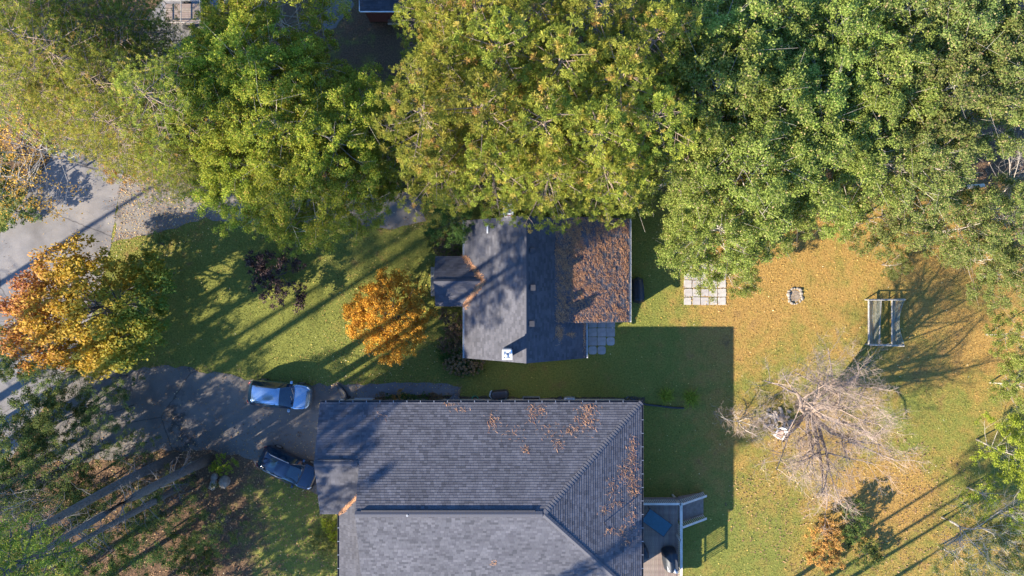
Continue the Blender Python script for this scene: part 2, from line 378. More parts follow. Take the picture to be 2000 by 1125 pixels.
# ------------------------------------------------------------------ roof building
def roof_slope(house, name, O, U, S, poly, mat, thick=0.12, course=0.165, tab=(0.19, 0.34), lift=0.024, seed=0):
    """O corner, U unit vector along the eave, S unit vector up the slope; poly convex list of (u, s) in the plane."""
    O = Vector(O); U = Vector(U).normalized(); S = Vector(S).normalized(); N = U.cross(S).normalized()
    if N.z < 0: N = -N
    n = len(poly)
    top = [O + U * u + S * s for u, s in poly]; bot = [p - N * thick for p in top]
    mb = MB(); mb.add(top + bot, [tuple(range(n)), tuple(range(n, 2 * n))[::-1]] + [(i, n + i, n + (i + 1) % n, (i + 1) % n) for i in range(n)])
    slab = mb.build(name, M['underlay'], house)
    r = random.Random(seed)
    V = []; F = []
    smin = min(s for u, s in poly); smax = max(s for u, s in poly)
    def span(s):
        xs = []
        for i in range(n):
            (u0, s0), (u1, s1) = poly[i], poly[(i + 1) % n]
            if abs(s1 - s0) < 1e-9: continue
            if (s0 - s) * (s1 - s) <= 0: xs.append(u0 + (u1 - u0) * (s - s0) / (s1 - s0))
        return (min(xs), max(xs)) if len(xs) >= 2 else None
    k = 0
    s = smin
    while s < smax - 0.02:
        s1 = min(s + course * 1.04, smax)
        sp = span(min(s + course * 0.5, smax - 1e-4))
        if sp and sp[1] - sp[0] > 0.05:
            u = sp[0] - r.uniform(0, 0.3)
            while u < sp[1]:
                wd = r.uniform(*tab); a = max(u, sp[0]); c = min(u + wd - 0.008, sp[1]); u += wd
                if c - a < 0.03: continue
                hb = lift * r.uniform(0.92, 1.08); ht = 0.004
                ds = r.uniform(-0.004, 0.004)
                q = [O + U * a + S * (s + ds) + N * 0.002, O + U * c + S * (s + ds) + N * 0.002, O + U * c + S * s1 + N * 0.002, O + U * a + S * s1 + N * 0.002,
                     O + U * a + S * (s + ds) + N * hb, O + U * c + S * (s + ds) + N * hb, O + U * c + S * s1 + N * ht, O + U * a + S * s1 + N * ht]
                b0 = len(V); V += [tuple(p) for p in q]
                F += [(b0 + 4, b0 + 5, b0 + 6, b0 + 7), (b0, b0 + 1, b0 + 5, b0 + 4), (b0 + 1, b0 + 2, b0 + 6, b0 + 5), (b0 + 3, b0, b0 + 4, b0 + 7)]
        s += course; k += 1
    me = np_mesh('shingles', V, F, mat)
    tag(link('shingles', me, slab), kind='stuff')
    return slab

def caps(parent, a, b, mat, step=0.2, wide=0.16, drop=0.10, name='ridge_cap'):
    """overlapping ridge tiles from a to b (a lowest)"""
    a = Vector(a); b = Vector(b); d = (b - a); L = d.length; d.normalize()
    side = d.cross(Vector((0, 0, 1))).normalized(); up = side.cross(d).normalized()
    st = step * 1.12
    vs = [(-wide, 0.045 - drop, 0), (0, 0.045, 0), (wide, 0.045 - drop, 0), (-wide, 0.016 - drop, st), (0, 0.016, st), (wide, 0.016 - drop, st),
          (-wide, 0.0 - drop, 0), (wide, 0.0 - drop, 0)]
    m3 = Matrix((side, up, d)).transposed()
    mb = MB(); mb.add([m3 @ Vector(v) for v in vs], [(0, 1, 4, 3), (1, 2, 5, 4), (0, 6, 7, 2, 1)])
    me = mb.mesh(name, mat)
    n = int(L / step)
    for i in range(n):
        link(name, me, parent, loc=a + d * (i * step) + Vector((0, 0, random.uniform(0, 0.006))))

def wall_box(house, x0, x1, y0, y1, z1, mat, name='wall'):
    mb = MB(); mb.box(x0, x1, y0, y1, -0.2, z1)
    return mb.build(name, mat, house)

def window(house, p, wdt, hgt, axis, sgn):
    """window on a wall: axis 'x' means the wall faces +-x"""
    x, y, z = p
    fr = MB(); gl = MB()
    t = 0.06
    if axis == 'x':
        fr.box(x - 0.04, x + 0.05 * 1, y - wdt / 2 - t, y + wdt / 2 + t, z - t, z + hgt + t)
        gl.box(x + sgn * 0.052 - 0.01, x + sgn * 0.052 + 0.012, y - wdt / 2, y + wdt / 2, z, z + hgt)
    else:
        fr.box(x - wdt / 2 - t, x + wdt / 2 + t, y - 0.05, y + 0.05, z - t, z + hgt + t)
        gl.box(x - wdt / 2, x + wdt / 2, y + sgn * 0.054 - 0.012, y + sgn * 0.054 + 0.012, z, z + hgt)
    f = fr.build('window', M['white'], house); gl.build('pane', M['glass'], f)

def door(house, p, wdt, hgt, axis, sgn, mat, panels=0):
    x, y, z = p
    d = MB()
    if axis == 'x': d.box(x - 0.05, x + 0.05, y - wdt / 2, y + wdt / 2, z, z + hgt)
    else: d.box(x - wdt / 2, x + wdt / 2, y - 0.05, y + 0.05, z, z + hgt)
    o = d.build('garage_door' if panels else 'door', mat, house)
    for i in range(panels):
        q = MB(); z0 = z + 0.08 + i * (hgt - 0.1) / panels; q.box(x + sgn * 0.052 - 0.012, x + sgn * 0.052 + 0.012, y - wdt / 2 + 0.1, y + wdt / 2 - 0.1, z0, z0 + (hgt - 0.1) / panels - 0.07)
        q.build('door_panel', mat, o)
    if not panels:
        k = MB()
        if axis == 'x': k.lathe([(0.03, -0.03), (0.04, 0), (0.03, 0.03)], 8, (x + sgn * 0.09, y + wdt / 2 - 0.12, z + 1.0))
        else: k.lathe([(0.03, -0.03), (0.04, 0), (0.03, 0.03)], 8, (x + wdt / 2 - 0.12, y + sgn * 0.09, z + 1.0))
        k.build('handle', M['metal'], o)
    return o

def gutter(house, a, b, mat, r=0.06):
    a = Vector(a); b = Vector(b); d = (b - a).normalized(); s = d.cross(Vector((0, 0, 1)))
    prof = [(-r, 0), (-r, -2 * r), (r, -2 * r), (r, 0), (r * 0.8, 0), (r * 0.8, -1.75 * r), (-r * 0.8, -1.75 * r), (-r * 0.8, 0)]
    vs = [a + s * x + Vector((0, 0, z)) for x, z in prof] + [b + s * x + Vector((0, 0, z)) for x, z in prof]
    k = len(prof)
    mb = MB(); mb.add(vs, [(i, (i + 1) % k, k + (i + 1) % k, k + i) for i in range(k)] + [tuple(range(k))[::-1], tuple(range(k, 2 * k))])
    g = mb.build('gutter', mat, house)
    L = (b - a).length; cl = MB(); cl.box(-0.018, 0.018, -r * 1.05, r * 1.05, 0.0, 0.02)
    me = cl.mesh('gutter_clip', M['metal'])
    ang = math.atan2(d.y, d.x)
    for i in range(int(L / 0.9)):
        link('gutter_clip', me, g, loc=a + d * (0.4 + 0.9 * i), rot=(0, 0, ang))
    return g

# ------------------------------------------------------------------ the large house at the bottom
P = 0.37
EZ = 4.5
NY, RY, SY = -7.62, -14.25, -20.88
RZ = EZ + P * (NY - RY)
EX = 8.63; AX = EX - (NY - RY)
MX, GX = -9.9, -12.8
GY = -11.34; GZ = EZ + P * (NY - GY); GS = GY - (NY - GY)
WX = -11.5
kk = math.sqrt(1 + P * P)
big = thing('house', 'large house with grey hipped shingle roof, needle drifts and dark gutters', 'house', (0, 0, 0))
nl = Vector((0, -1, P)); sl = Vector((0, 1, P)); el = Vector((-1, 0, P)); wl = Vector((1, 0, P))
roof_slope(big, 'north_slope', (GX, NY, EZ), (1, 0, 0), nl, [(0, 0), (MX - GX, 0), (MX - GX, (NY - GY) * kk), (0, (NY - GY) * kk)], M['shingle'], seed=1)
roof_slope(big, 'north_slope', (MX + 0.001, NY, EZ), (1, 0, 0), nl, [(0, 0), (EX - MX, 0), (AX - MX, (NY - RY) * kk), (0, (NY - RY) * kk)], M['shingle'], seed=2)
roof_slope(big, 'south_slope', (MX, SY, EZ), (1, 0, 0), sl, [(0, 0), (EX - MX, 0), (AX - MX, (RY - SY) * kk), (0, (RY - SY) * kk)], M['shingle'], seed=3)
roof_slope(big, 'east_slope', (EX, SY, EZ), (0, 1, 0), el, [(0, 0), (NY - SY, 0), ((NY - SY) / 2, (EX - AX) * kk)], M['shingle'], seed=4)
roof_slope(big, 'wing_slope', (GX, GS, EZ), (1, 0, 0), sl, [(0, 0), (WX - GX, 0), (MX - GX, (MX - WX) * kk), (MX - GX, (GY - GS) * kk), (0, (GY - GS) * kk)], M['shingle_old'], seed=5)
roof_slope(big, 'west_slope', (WX, SY, EZ), (0, 1, 0), wl, [(0, 0), (GS - SY, 0), (GS - SY + (MX - WX), (MX - WX) * kk), (0, (MX - WX) * kk)], M['shingle_old'], seed=6)
cap_n = None
caps(big, (EX, NY, EZ + 0.03), (AX, RY, RZ + 0.03), M['shingle'], 0.2, 0.17, 0.06, 'hip_cap')
caps(big, (EX, SY, EZ + 0.03), (AX, RY, RZ + 0.03), M['shingle'], 0.2, 0.17, 0.06, 'hip_cap')
caps(big, (MX, RY, RZ + 0.05), (AX, RY, RZ + 0.05), M['shingle'], 0.2, 0.19, 0.07)
caps(big, (GX, GY, GZ + 0.03), (MX, GY, GZ + 0.03), M['shingle_old'], 0.2, 0.19, 0.07)
MB().box(-9.5, 1.45, RY + 0.16, RY + 0.25, RZ - 0.09, RZ + 0.075).build('ridge_vent', M['gutter_dark'], big)
MB().box(-12.6, -10.3, GY + 0.16, GY + 0.25, GZ - 0.09, GZ + 0.06).build('ridge_vent', M['gutter_dark'], big)
wall_box(big, -9.5, 8.2, SY + 0.5, NY - 0.5, EZ - 0.05, M['siding'])
wall_box(big, -12.4, -9.51, -14.7, NY - 0.51, EZ - 0.06, M['siding'])
wall_box(big, -11.1, -9.52, SY + 0.51, -14.71, EZ - 0.07, M['siding'])
gw = MB()   # gable walls
gw.add([(MX + 0.12, NY - 0.6, EZ - 0.2), (MX + 0.12, SY + 0.6, EZ - 0.2), (MX + 0.12, RY, RZ - 0.16), (MX + 0.3, NY - 0.6, EZ - 0.2), (MX + 0.3, SY + 0.6, EZ - 0.2), (MX + 0.3, RY, RZ - 0.16)], [(0, 1, 2), (3, 5, 4), (0, 3, 4, 1), (1, 4, 5, 2), (2, 5, 3, 0)])
gw.build('gable_wall', M['siding'], big)
gw = MB()
gw.add([(-12.4, NY - 0.6, EZ - 0.15), (-12.4, GS + 0.5, EZ - 0.15), (-12.4, GY, GZ - 0.16), (-12.25, NY - 0.6, EZ - 0.15), (-12.25, GS + 0.5, EZ - 0.15), (-12.25, GY, GZ - 0.16)], [(0, 1, 2), (3, 5, 4), (0, 3, 4, 1), (1, 4, 5, 2), (2, 5, 3, 0)])
gw.build('gable_wall', M['siding'], big)
gutter(big, (GX, NY + 0.07, EZ + 0.01), (EX + 0.1, NY + 0.07, EZ + 0.01), M['gutter_dark'])
gutter(big, (EX + 0.07, SY, EZ + 0.01), (EX + 0.07, NY, EZ + 0.01), M['gutter_dark'])
gutter(big, (WX - 0.07, SY, EZ + 0.01), (WX - 0.07, GS, EZ + 0.01), M['gutter_dark'])
MB().tube([(8.55, NY + 0.08, EZ - 0.1), (8.3, NY - 0.42, EZ - 0.6), (8.3, NY - 0.42, 0.25), (8.5, NY - 0.3, 0.12)], 0.05, 6).build('downspout', M['gutter_dark'], big)
door(big, (-12.42, -11.3, 0), 4.9, 2.3, 'x', -1, M['white'], 4)
for wx in (-7.5, -3.5, 0.5, 5.0): window(big, (wx, NY - 0.5, 2.0), 1.3, 1.2, 'y', 1)
for wy in (-10.5, -18.6): window(big, (8.2, wy, 2.4), 1.4, 1.2, 'x', 1)
door(big, (8.22, -16.4, 1.3), 1.8, 2.1, 'x', 1, M['white'])
for wx in (-6.0, 0.0, 5.0): window(big, (wx, SY + 0.5, 2.0), 1.4, 1.2, 'y', -1)
vp = at(795, 1003, 7.1)
MB().lathe([(0.06, -0.4), (0.06, 0.16), (0.045, 0.16), (0.045, 0.1)], 10, (vp.x, vp.y - 0.15, RZ - 0.05)).build('vent_pipe', M['white'], big)
sp_ = at(1180, 1020, 5.5); zz = EZ + P * (EX - sp_.x)
MB().tube([(sp_.x, sp_.y, zz - 0.1), (sp_.x, sp_.y, zz + 0.72)], 0.035, 8).build('vent_pipe', M['gutter_dark'], big)

# ------------------------------------------------------------------ the small house in the middle
Q = 0.78
E2, R2 = 2.28, 5.60
LX, RX2, RXE = -3.33, 0.93, 5.19
Y0, Y1 = -4.9, 4.72
kq = math.sqrt(1 + Q * Q)
sm = thing('house', 'small house with steep shingle roof, two chimneys and a needle covered lean-to', 'house', (0, 0, 0))
roof_slope(sm, 'west_slope', (LX, Y0, E2), (0, 1, 0), (1, 0, Q), [(0, 0), (Y1 - Y0, 0), (Y1 - Y0, (RX2 - LX) * kq), (0, (RX2 - LX) * kq)], M['shingle_old'], course=0.15, tab=(0.2, 0.36), lift=0.013, seed=11)
roof_slope(sm, 'east_slope', (RXE, Y0, E2), (0, 1, 0), (-1, 0, Q), [(0, 0), (Y1 - Y0, 0), (Y1 - Y0, (RXE - RX2) * kq), (0, (RXE - RX2) * kq)], M['shingle_old'], course=0.15, tab=(0.2, 0.36), lift=0.013, seed=12)
JX = 2.86; JZ = R2 - Q * (JX - RX2); LE, LZ = 8.2, 2.42
ps = (JZ - LZ) / (LE - JX); kp = math.sqrt(1 + ps * ps)
LY0, LY1 = -2.38, 4.84
roof_slope(sm, 'lean_to_slope', (LE, LY0, LZ), (0, 1, 0), (-1, 0, ps), [(0, 0), (LY1 - LY0, 0), (LY1 - LY0, (LE - JX) * kp), (0, (LE - JX) * kp)], M['shingle_old'], course=0.2, tab=(0.5, 1.0), lift=0.022, seed=13)
PY, PH = 0.47, 1.75; PZ = 3.33; PX = -5.35; VX = LX + (PZ - E2) / Q
pq = (PZ - E2) / PH; kpp = math.sqrt(1 + pq * pq)
roof_slope(sm, 'porch_slope', (PX, PY - PH, E2 + 0.02), (1, 0, 0), (0, 1, pq), [(0, 0), (LX - PX, 0), (VX - PX, PH * kpp), (0, PH * kpp)], M['shingle_old'], course=0.15, seed=14, lift=0.013)
roof_slope(sm, 'porch_slope', (PX, PY + PH, E2 + 0.02), (1, 0, 0), (0, -1, pq), [(0, 0), (LX - PX, 0), (VX - PX, PH * kpp), (0, PH * kpp)], M['shingle_old'], course=0.15, seed=15, lift=0.013)
caps(sm, (RX2, Y0, R2 + 0.05), (RX2, Y1, R2 + 0.05), M['shingle_old'], 0.2, 0.14, 0.10)
caps(sm, (PX, PY, PZ + 0.05), (VX, PY, PZ + 0.05), M['shingle_old'], 0.2, 0.14, 0.08)
wall_box(sm, LX + 0.35, RXE - 0.35, Y0 + 0.3, Y1 - 0.3, E2 - 0.02, M['siding_white'])
for yy in (Y0 + 0.31, Y1 - 0.46):
    q = MB(); xs = (LX + 0.35, RXE - 0.35)
    q.add([(xs[0], yy, E2 - 0.1), (xs[1], yy, E2 - 0.1), (RX2, yy, R2 - 0.42)] + [(xs[0], yy + 0.15, E2 - 0.1), (xs[1], yy + 0.15, E2 - 0.1), (RX2, yy + 0.15, R2 - 0.42)], [(0, 1, 2), (3, 5, 4), (0, 3, 4, 1), (1, 4, 5, 2), (2, 5, 3, 0)])
    q.build('gable_wall', M['siding_white'], sm)
q = MB()   # lean-to walls with sloping tops
lx0, lx1 = RXE - 0.33, LE - 0.35
zt = lambda x: LZ + ps * (LE - x) - 0.16
q.add([(lx0, LY0 + 0.25, -0.2), (lx1, LY0 + 0.25, -0.2), (lx1, LY1 - 0.3, -0.2), (lx0, LY1 - 0.3, -0.2), (lx0, LY0 + 0.25, zt(lx0)), (lx1, LY0 + 0.25, zt(lx1)), (lx1, LY1 - 0.3, zt(lx1)), (lx0, LY1 - 0.3, zt(lx0))], [(0, 3, 2, 1), (4, 5, 6, 7), (0, 1, 5, 4), (1, 2, 6, 5), (2, 3, 7, 6), (3, 0, 4, 7)])
q.build('wall', M['siding_white'], sm)
q = MB()   # cheek between main roof and lean-to
q.add([(JX + 0.25, LY0 + 0.12, JZ - 0.3 - 0.0), (RXE - 0.1, LY0 + 0.12, R2 - Q * (RXE - 0.1 - RX2) - 0.1), (RXE - 0.1, LY0 + 0.12, zt(RXE - 0.1)), (JX + 0.25, LY0 + 0.12, zt(JX + 0.25))], [(0, 1, 2, 3)])
q.build('roof_cheek', M['siding_white'], sm)
MB().box(PX + 0.3, LX + 0.34, PY - PH + 0.3, PY + PH - 0.3, -0.2, E2 - 0.06).build('porch_wall', M['siding_white'], sm)
q = MB(); q.add([(PX + 0.3, PY - PH + 0.3, E2 - 0.1), (PX + 0.3, PY + PH - 0.3, E2 - 0.1), (PX + 0.3, PY, PZ - 0.3), (PX + 0.45, PY - PH + 0.3, E2 - 0.1), (PX + 0.45, PY + PH - 0.3, E2 - 0.1), (PX + 0.45, PY, PZ - 0.3)], [(0, 2, 1), (3, 4, 5), (0, 1, 4, 3), (1, 2, 5, 4), (2, 0, 3, 5)])
q.build('gable_wall', M['siding_white'], sm)
door(sm, (PX + 0.28, PY, 0.25), 1.0, 2.0, 'x', -1, M['white'])
for wy in (-3.3, 3.3): window(sm, (LX + 0.34, wy, 0.9), 1.2, 1.1, 'x', -1)
window(sm, (1.0, Y0 + 0.3, 0.9), 1.4, 1.1, 'y', -1); window(sm, (6.3, LY0 + 0.25, 0.7), 1.0, 0.9, 'y', -1)
gutter(sm, (LX - 0.06, Y0, E2 - 0.0), (LX - 0.06, PY - PH, E2 - 0.0), M['gutter_pale'], 0.055)
gutter(sm, (LX - 0.06, PY + PH, E2 - 0.0), (LX - 0.06, Y1, E2 - 0.0), M['gutter_pale'], 0.055)
gutter(sm, (RXE + 0.06, Y0, E2), (RXE + 0.06, LY0 - 0.02, E2), M['gutter_pale'], 0.055)
gutter(sm, (LE + 0.06, LY0, LZ), (LE + 0.06, LY1, LZ), M['gutter_pale'], 0.055)
for i in range(3):
    px, py = [(1040, 490), (1040, 562), (1038, 632)][i]
    p = at(px, py, 5.25); z = R2 - Q * (p.x - RX2)
    q = MB(); q.box(p.x - 0.14, p.x + 0.16, p.y - 0.16, p.y + 0.16, z - 0.16, z + 0.2)
    b_ = q.build('roof_vent', M['metal'], sm, bevel=0.02)
    MB().box(p.x - 0.17, p.x + 0.19, p.y - 0.19, p.y + 0.19, z + 0.2, z + 0.235).build('vent_hood', M['gutter_dark'], b_)
p = at(952, 448, 3.7); z = E2 + Q * (p.x - LX)
MB().box(p.x - 0.05, p.x + 0.05, p.y - 0.26, p.y + 0.26, z - 0.05, z + 0.16).build('vent_plate', M['white'], sm)
MB().tube([(p.x + 0.25, p.y + 0.1, z), (p.x + 0.25, p.y + 0.1, z + 0.55)], 0.05, 8).build('vent_pipe', M['black'], sm)

def chimney(p, zb, zt, hw, white):
    base = MB(); base.box(p.x - hw, p.x + hw, p.y - hw, p.y + hw, zb, zt)
    ch = base.build('chimney', M['mortar'] if not white else M['white'], sm)
    if not white:
        bl = 0.2; bh = 0.068
        me1 = MB().box(-bl / 2 + 0.006, bl / 2 - 0.006, -0.008, 0.012, 0.005, bh - 0.006).mesh('brick', M['brick'])
        nz = int((zt - zb) / bh)
        for k in range(max(0, nz - 16), nz):
            for face in range(4):
                ang = face * math.pi / 2
                for j in range(3):
                    off = -hw + bl * (j + 0.5) - (bl / 2 if k % 2 else 0) + 0.04
                    if abs(off) > hw - 0.06: continue
                    v = Matrix.Rotation(ang, 4, 'Z') @ Vector((off, -hw - 0.006, 0))
                    link('brick', me1, ch, loc=(p.x + v.x, p.y + v.y, zb + k * bh), rot=(0, 0, ang))
    rim = MB()
    for (x0, x1, y0, y1) in ((-hw - 0.05, hw + 0.05, -hw - 0.05, -hw + 0.04), (-hw - 0.05, hw + 0.05, hw - 0.04, hw + 0.05), (-hw - 0.05, -hw + 0.04, -hw + 0.04, hw - 0.04), (hw - 0.04, hw + 0.05, -hw + 0.04, hw - 0.04)):
        rim.box(p.x + x0, p.x + x1, p.y + y0, p.y + y1, zt, zt + 0.12)
    rim.build('chimney_rim', M['white'], ch)
    MB().lathe([(0.09, 0), (0.09, 0.28), (0.07, 0.28), (0.07, 0.02)], 12, (p.x, p.y, zt)).build('flue', M['metal'], ch)
    MB().lathe([(0.15, 0.33), (0.16, 0.35), (0.03, 0.42)], 12, (p.x, p.y, zt)).build('flue_cap', M['metal'], ch)
p = at(990.5, 693, 6.6); chimney(p, 4.0, 6.5, 0.27, True)
p = at(992.5, 417, 6.6); p.y = 4.98; chimney(p, 0.0, 6.6, 0.27, False)
# landing in front of the porch
lp = thing('porch_landing', 'narrow grey plank landing at the porch of the small house', 'steps', (-5.62, PY, 0))
for k in range(4):
    MB().box(-0.3 + k * 0.16, -0.15 + k * 0.16, -1.06, 1.06, 0.2, 0.24).build('plank', M['timber_grey'], lp)
for s_ in (-1, 1): MB().box(-0.25, 0.3, s_ * 0.95 - 0.04, s_ * 0.95 + 0.04, 0.0, 0.2).build('bearer', M['timber_grey'], lp)

# ------------------------------------------------------------------ pavers
def paver_mesh(s, hz=0.05, mat=None, rnd=0.03):
    n = 4; pts = []
    h = s / 2
    for cx, cy, a0 in ((h - rnd, h - rnd, 0), (-h + rnd, h - rnd, 90), (-h + rnd, -h + rnd, 180), (h - rnd, -h + rnd, 270)):
        for k in range(3):
            a = math.radians(a0 + 45 * k); pts.append((cx + rnd * math.cos(a), cy + rnd * math.sin(a)))
    top = [(x * 0.975, y * 0.975, hz) for x, y in pts]; mid = [(x, y, hz - 0.012) for x, y in pts]; low = [(x, y, 0) for x, y in pts]
    k = len(pts); mb = MB()
    mb.add(top + mid + low, [tuple(range(k))] + [(i + k, (i + 1) % k + k, (i + 1) % k, i) for i in range(k)] + [(i + 2 * k, (i + 1) % k + 2 * k, (i + 1) % k + k, i + k) for i in range(k)])
    return mb.mesh('paver', mat)
c = at(1376.5, 547)
c_pav = (c.x, c.y)
pat = thing('paver_patio', 'pale square concrete pavers with leafy joints under the tree', 'patio', (c.x, c.y, 0))
pm = [paver_mesh(s, 0.055, M['paver'], 0.04) for s in (0.56, 0.59, 0.53)]
px0 = -41.5 / 26.67; py0 = -49 / 26.67
for i in range(5):
    for j in range(6):
        if (i, j) in ((1, 4), (4, 5)): continue
        link('paver', random.choice(pm), pat, loc=(px0 + (i + 0.5) * 0.622 + random.uniform(-.02, .02), py0 + (j + 0.5) * 0.615 + random.uniform(-.02, .02), random.uniform(-0.012, 0.004)), rot=(random.uniform(-.01, .01), random.uniform(-.01, .01), random.uniform(-.04, .04)))
c = at(1174, 660)
pat2 = thing('slab_patio', 'grey cracked stone slabs in shade beside the small house', 'patio', (c.x, c.y, 0))
sm_ = [paver_mesh(s, 0.04, M['paver_grey'], r_) for s, r_ in ((0.635, 0.03), (0.62, 0.06), (0.60, 0.16))]
for i in range(3):
    for j in range(4):
        if (i, j) == (2, 0): continue
        k = 2 if (i, j) in ((1, 0), (0, 0), (2, 1)) else random.randint(0, 1)
        link('slab', sm_[k], pat2, loc=(-0.62 + i * 0.655, -0.9 + j * 0.655, random.uniform(-0.008, 0.0)), rot=(0, 0, random.uniform(-.03, .03)))

# ------------------------------------------------------------------ deck with stairs
DZ = 1.3
dk = thing('deck', 'timber deck with railings and short stairs beside the large house', 'deck', (8.3, -15.0, 0))
def dpt(x, y, z): return (x - 8.3, y + 15.0, z)
bx = 8.25; bi = 0
while bx < 11.75:
    wv = 0.138
    me = MB().box(0, wv, -6.6, 0, DZ - 0.035, DZ + random.uniform(-0.004, 0.004)).mesh('deck_board', M['timber'])
    link('deck_board', me, dk, loc=dpt(bx, -15.02, 0)); bx += wv + 0.008
MB().box(0.0, 3.55, -6.6, -0.05, DZ - 0.25, DZ - 0.06).build('deck_frame', M['timber'], dk)
MB().box(0.0, 3.62, -0.04, 0.0, DZ - 0.24, DZ + 0.0).build('deck_fascia', M['timber'], dk)
for (x, y) in ((0.2, -0.15), (3.45, -0.15), (3.45, -2.6), (3.45, -6.0)): MB().box(x - 0.06, x + 0.06, y - 0.06, y + 0.06, 0, DZ + 1.05).build('post', M['timber_pale'], dk)
def railing(a, b, z0a, z0b, mat_cap, nb, capw=0.075):
    a = Vector(a); b = Vector(b); d = b - a; L = d.length; ang = math.atan2(d.y, d.x)
    R = Matrix.Translation(a) @ Matrix.Rotation(ang, 4, 'Z')
    def bar(zl, zr, wv, hv, name, mat):
        vs = [(0, -wv, zl - hv), (L, -wv, zr - hv), (L, wv, zr - hv), (0, wv, zl - hv), (0, -wv, zl), (L, -wv, zr), (L, wv, zr), (0, wv, zl)]
        q = MB(); q.add([R @ Vector(v) for v in vs], [(0, 3, 2, 1), (4, 5, 6, 7), (0, 1, 5, 4), (2, 3, 7, 6), (0, 4, 7, 3), (1, 2, 6, 5)]); return q.build(name, mat, dk)
    rl = bar(z0a + 1.05, z0b + 1.05, capw, 0.04, 'handrail', mat_cap)
    bar(z0a + 0.14, z0b + 0.14, 0.03, 0.07, 'lower_rail', M['timber'])
    bm_ = MB().box(-0.018, 0.018, -0.018, 0.018, 0, 0.87).mesh('baluster', M['timber_pale'])
    for i in range(nb):
        t = (i + 0.5) / nb
        pz = R @ Vector((L * t, 0, 0)); link('baluster', bm_, dk, loc=(pz.x, pz.y, z0a + (z0b - z0a) * t + 0.14), rot=(0, 0, ang))
railing((0.0, -0.08, 0), (3.5, -0.08, 0), DZ, DZ, M['timber_pale'], 26)
railing((3.52, -0.2, 0), (3.52, -0.001 - 0.2 + 0.2, 0), DZ, DZ, M['timber_pale'], 1)
railing((3.52, -1.72, 0), (3.52, -6.5, 0), DZ, DZ, M['timber_pale'], 32, 0.09)
MB().box(3.43, 3.61, -1.72, 0.0, DZ + 1.012, DZ + 1.048).build('handrail', M['timber_pale'], dk)
railing((3.62, -0.1, 0), (5.65, 0.12, 0), DZ, 0.1, M['timber_pale'], 14)
railing((3.62, -1.72, 0), (5.65, -1.5, 0), DZ, 0.1, M['timber_pale'], 14)
for k in range(7):
    x0 = 3.62 + k * 0.29; z = DZ - (k + 0.6) * 0.165
    t_ = MB().box(x0 - 0.02, x0 + 0.30, -1.6, 0.0, z - 0.04, z).build('tread', M['timber'], dk)
for y in (-1.62, 0.02):
    q = MB(); q.add([(3.6, y - 0.03, DZ - 0.3), (5.7, y - 0.03, -0.02), (5.7, y - 0.03, 0.16), (3.6, y - 0.03, DZ - 0.02), (3.6, y + 0.03, DZ - 0.3), (5.7, y + 0.03, -0.02), (5.7, y + 0.03, 0.16), (3.6, y + 0.03, DZ - 0.02)], [(0, 1, 2, 3), (7, 6, 5, 4), (0, 4, 5, 1), (1, 5, 6, 2), (2, 6, 7, 3), (3, 7, 4, 0)])
    q.build('stringer', M['timber'], dk)
# glass table
tp = at(1283, 1021, 2.0)
tb = thing('patio_table', 'rectangular tinted glass table standing on the deck', 'table', (tp.x, tp.y, DZ), math.radians(-36))
q = MB(); q.box(-0.95, 0.95, -0.52, 0.52, 0.70, 0.712); q.build('table_top', M['tableglass'], tb, bevel=0.004)
q = MB()
for (x0, x1, y0, y1) in ((-0.98, 0.98, 0.50, 0.54), (-0.98, 0.98, -0.54, -0.50), (-0.98, -0.94, -0.5, 0.5), (0.94, 0.98, -0.5, 0.5)): q.box(x0, x1, y0, y1, 0.685, 0.718)
q.build('table_frame', M['black'], tb)
for sx in (-1, 1):
    for sy in (-1, 1): MB().tube([(sx * 0.93, sy * 0.48, 0.0), (sx * 0.86, sy * 0.42, 0.4), (sx * 0.93, sy * 0.49, 0.69)], 0.022, 6).build('leg', M['black'], tb)

def bulge(name, label, cat, loc, rz, dims, mat, seed=0, extra=None):
    """a cloth cover sagging over a boxy object: rounded, creased"""
    r = random.Random(seed); me_b = bmesh.new(); bmesh.ops.create_cube(me_b, size=1.0)
    bmesh.ops.subdivide_edges(me_b, edges=me_b.edges[:], cuts=6, use_grid_fill=True)
    for v in me_b.verts:
        p = v.co.copy(); f = max(abs(p.x), abs(p.y), abs(p.z)); s_ = p.normalized() * 0.5 * 1.25
        p = p.lerp(s_, 0.42)
        top = p.z + 0.5
        flare = 1.06 - 0.16 * top
        nx = math.sin(p.x * 13 + seed) * 0.02 + math.sin(p.y * 17 + p.z * 6 + seed * 2) * 0.03
        v.co = Vector((p.x * dims[0] * (flare + nx), p.y * dims[1] * (flare + nx), max(0.0, (p.z + 0.5)) * dims[2] * (1 + 0.06 * math.sin(p.x * 9 + seed))))
    me = bpy.data.meshes.new('cover'); me_b.to_mesh(me); me_b.free()
    for pl in me.polygons: pl.use_smooth = True
    me.materials.append(mat)
    t = thing(name, label, cat, loc, rz)
    link('cover', me, t)
    if extra: extra(t)
    return t
bp = at(1311, 1096, 2.2)
def flap(t):
    V = []; F = []
    for i in range(7):
        for j in range(5):
            x = -0.38 + i * 0.13; y = -0.55 + j * 0.14 - 0.05 * i
            V.append((x, y, 1.23 + 0.045 * math.sin(i * 1.7 + j) - 0.12 * max(0, i - 4) - 0.03 * j))
    for i in range(6):
        for j in range(4): F.append((i * 5 + j, (i + 1) * 5 + j, (i + 1) * 5 + j + 1, i * 5 + j + 1))
    o = link('loose_sheet', np_mesh('loose_sheet', V, F, M['tarp_white'], True), t)
    s_ = o.modifiers.new('solid', 'SOLIDIFY'); s_.thickness = 0.012
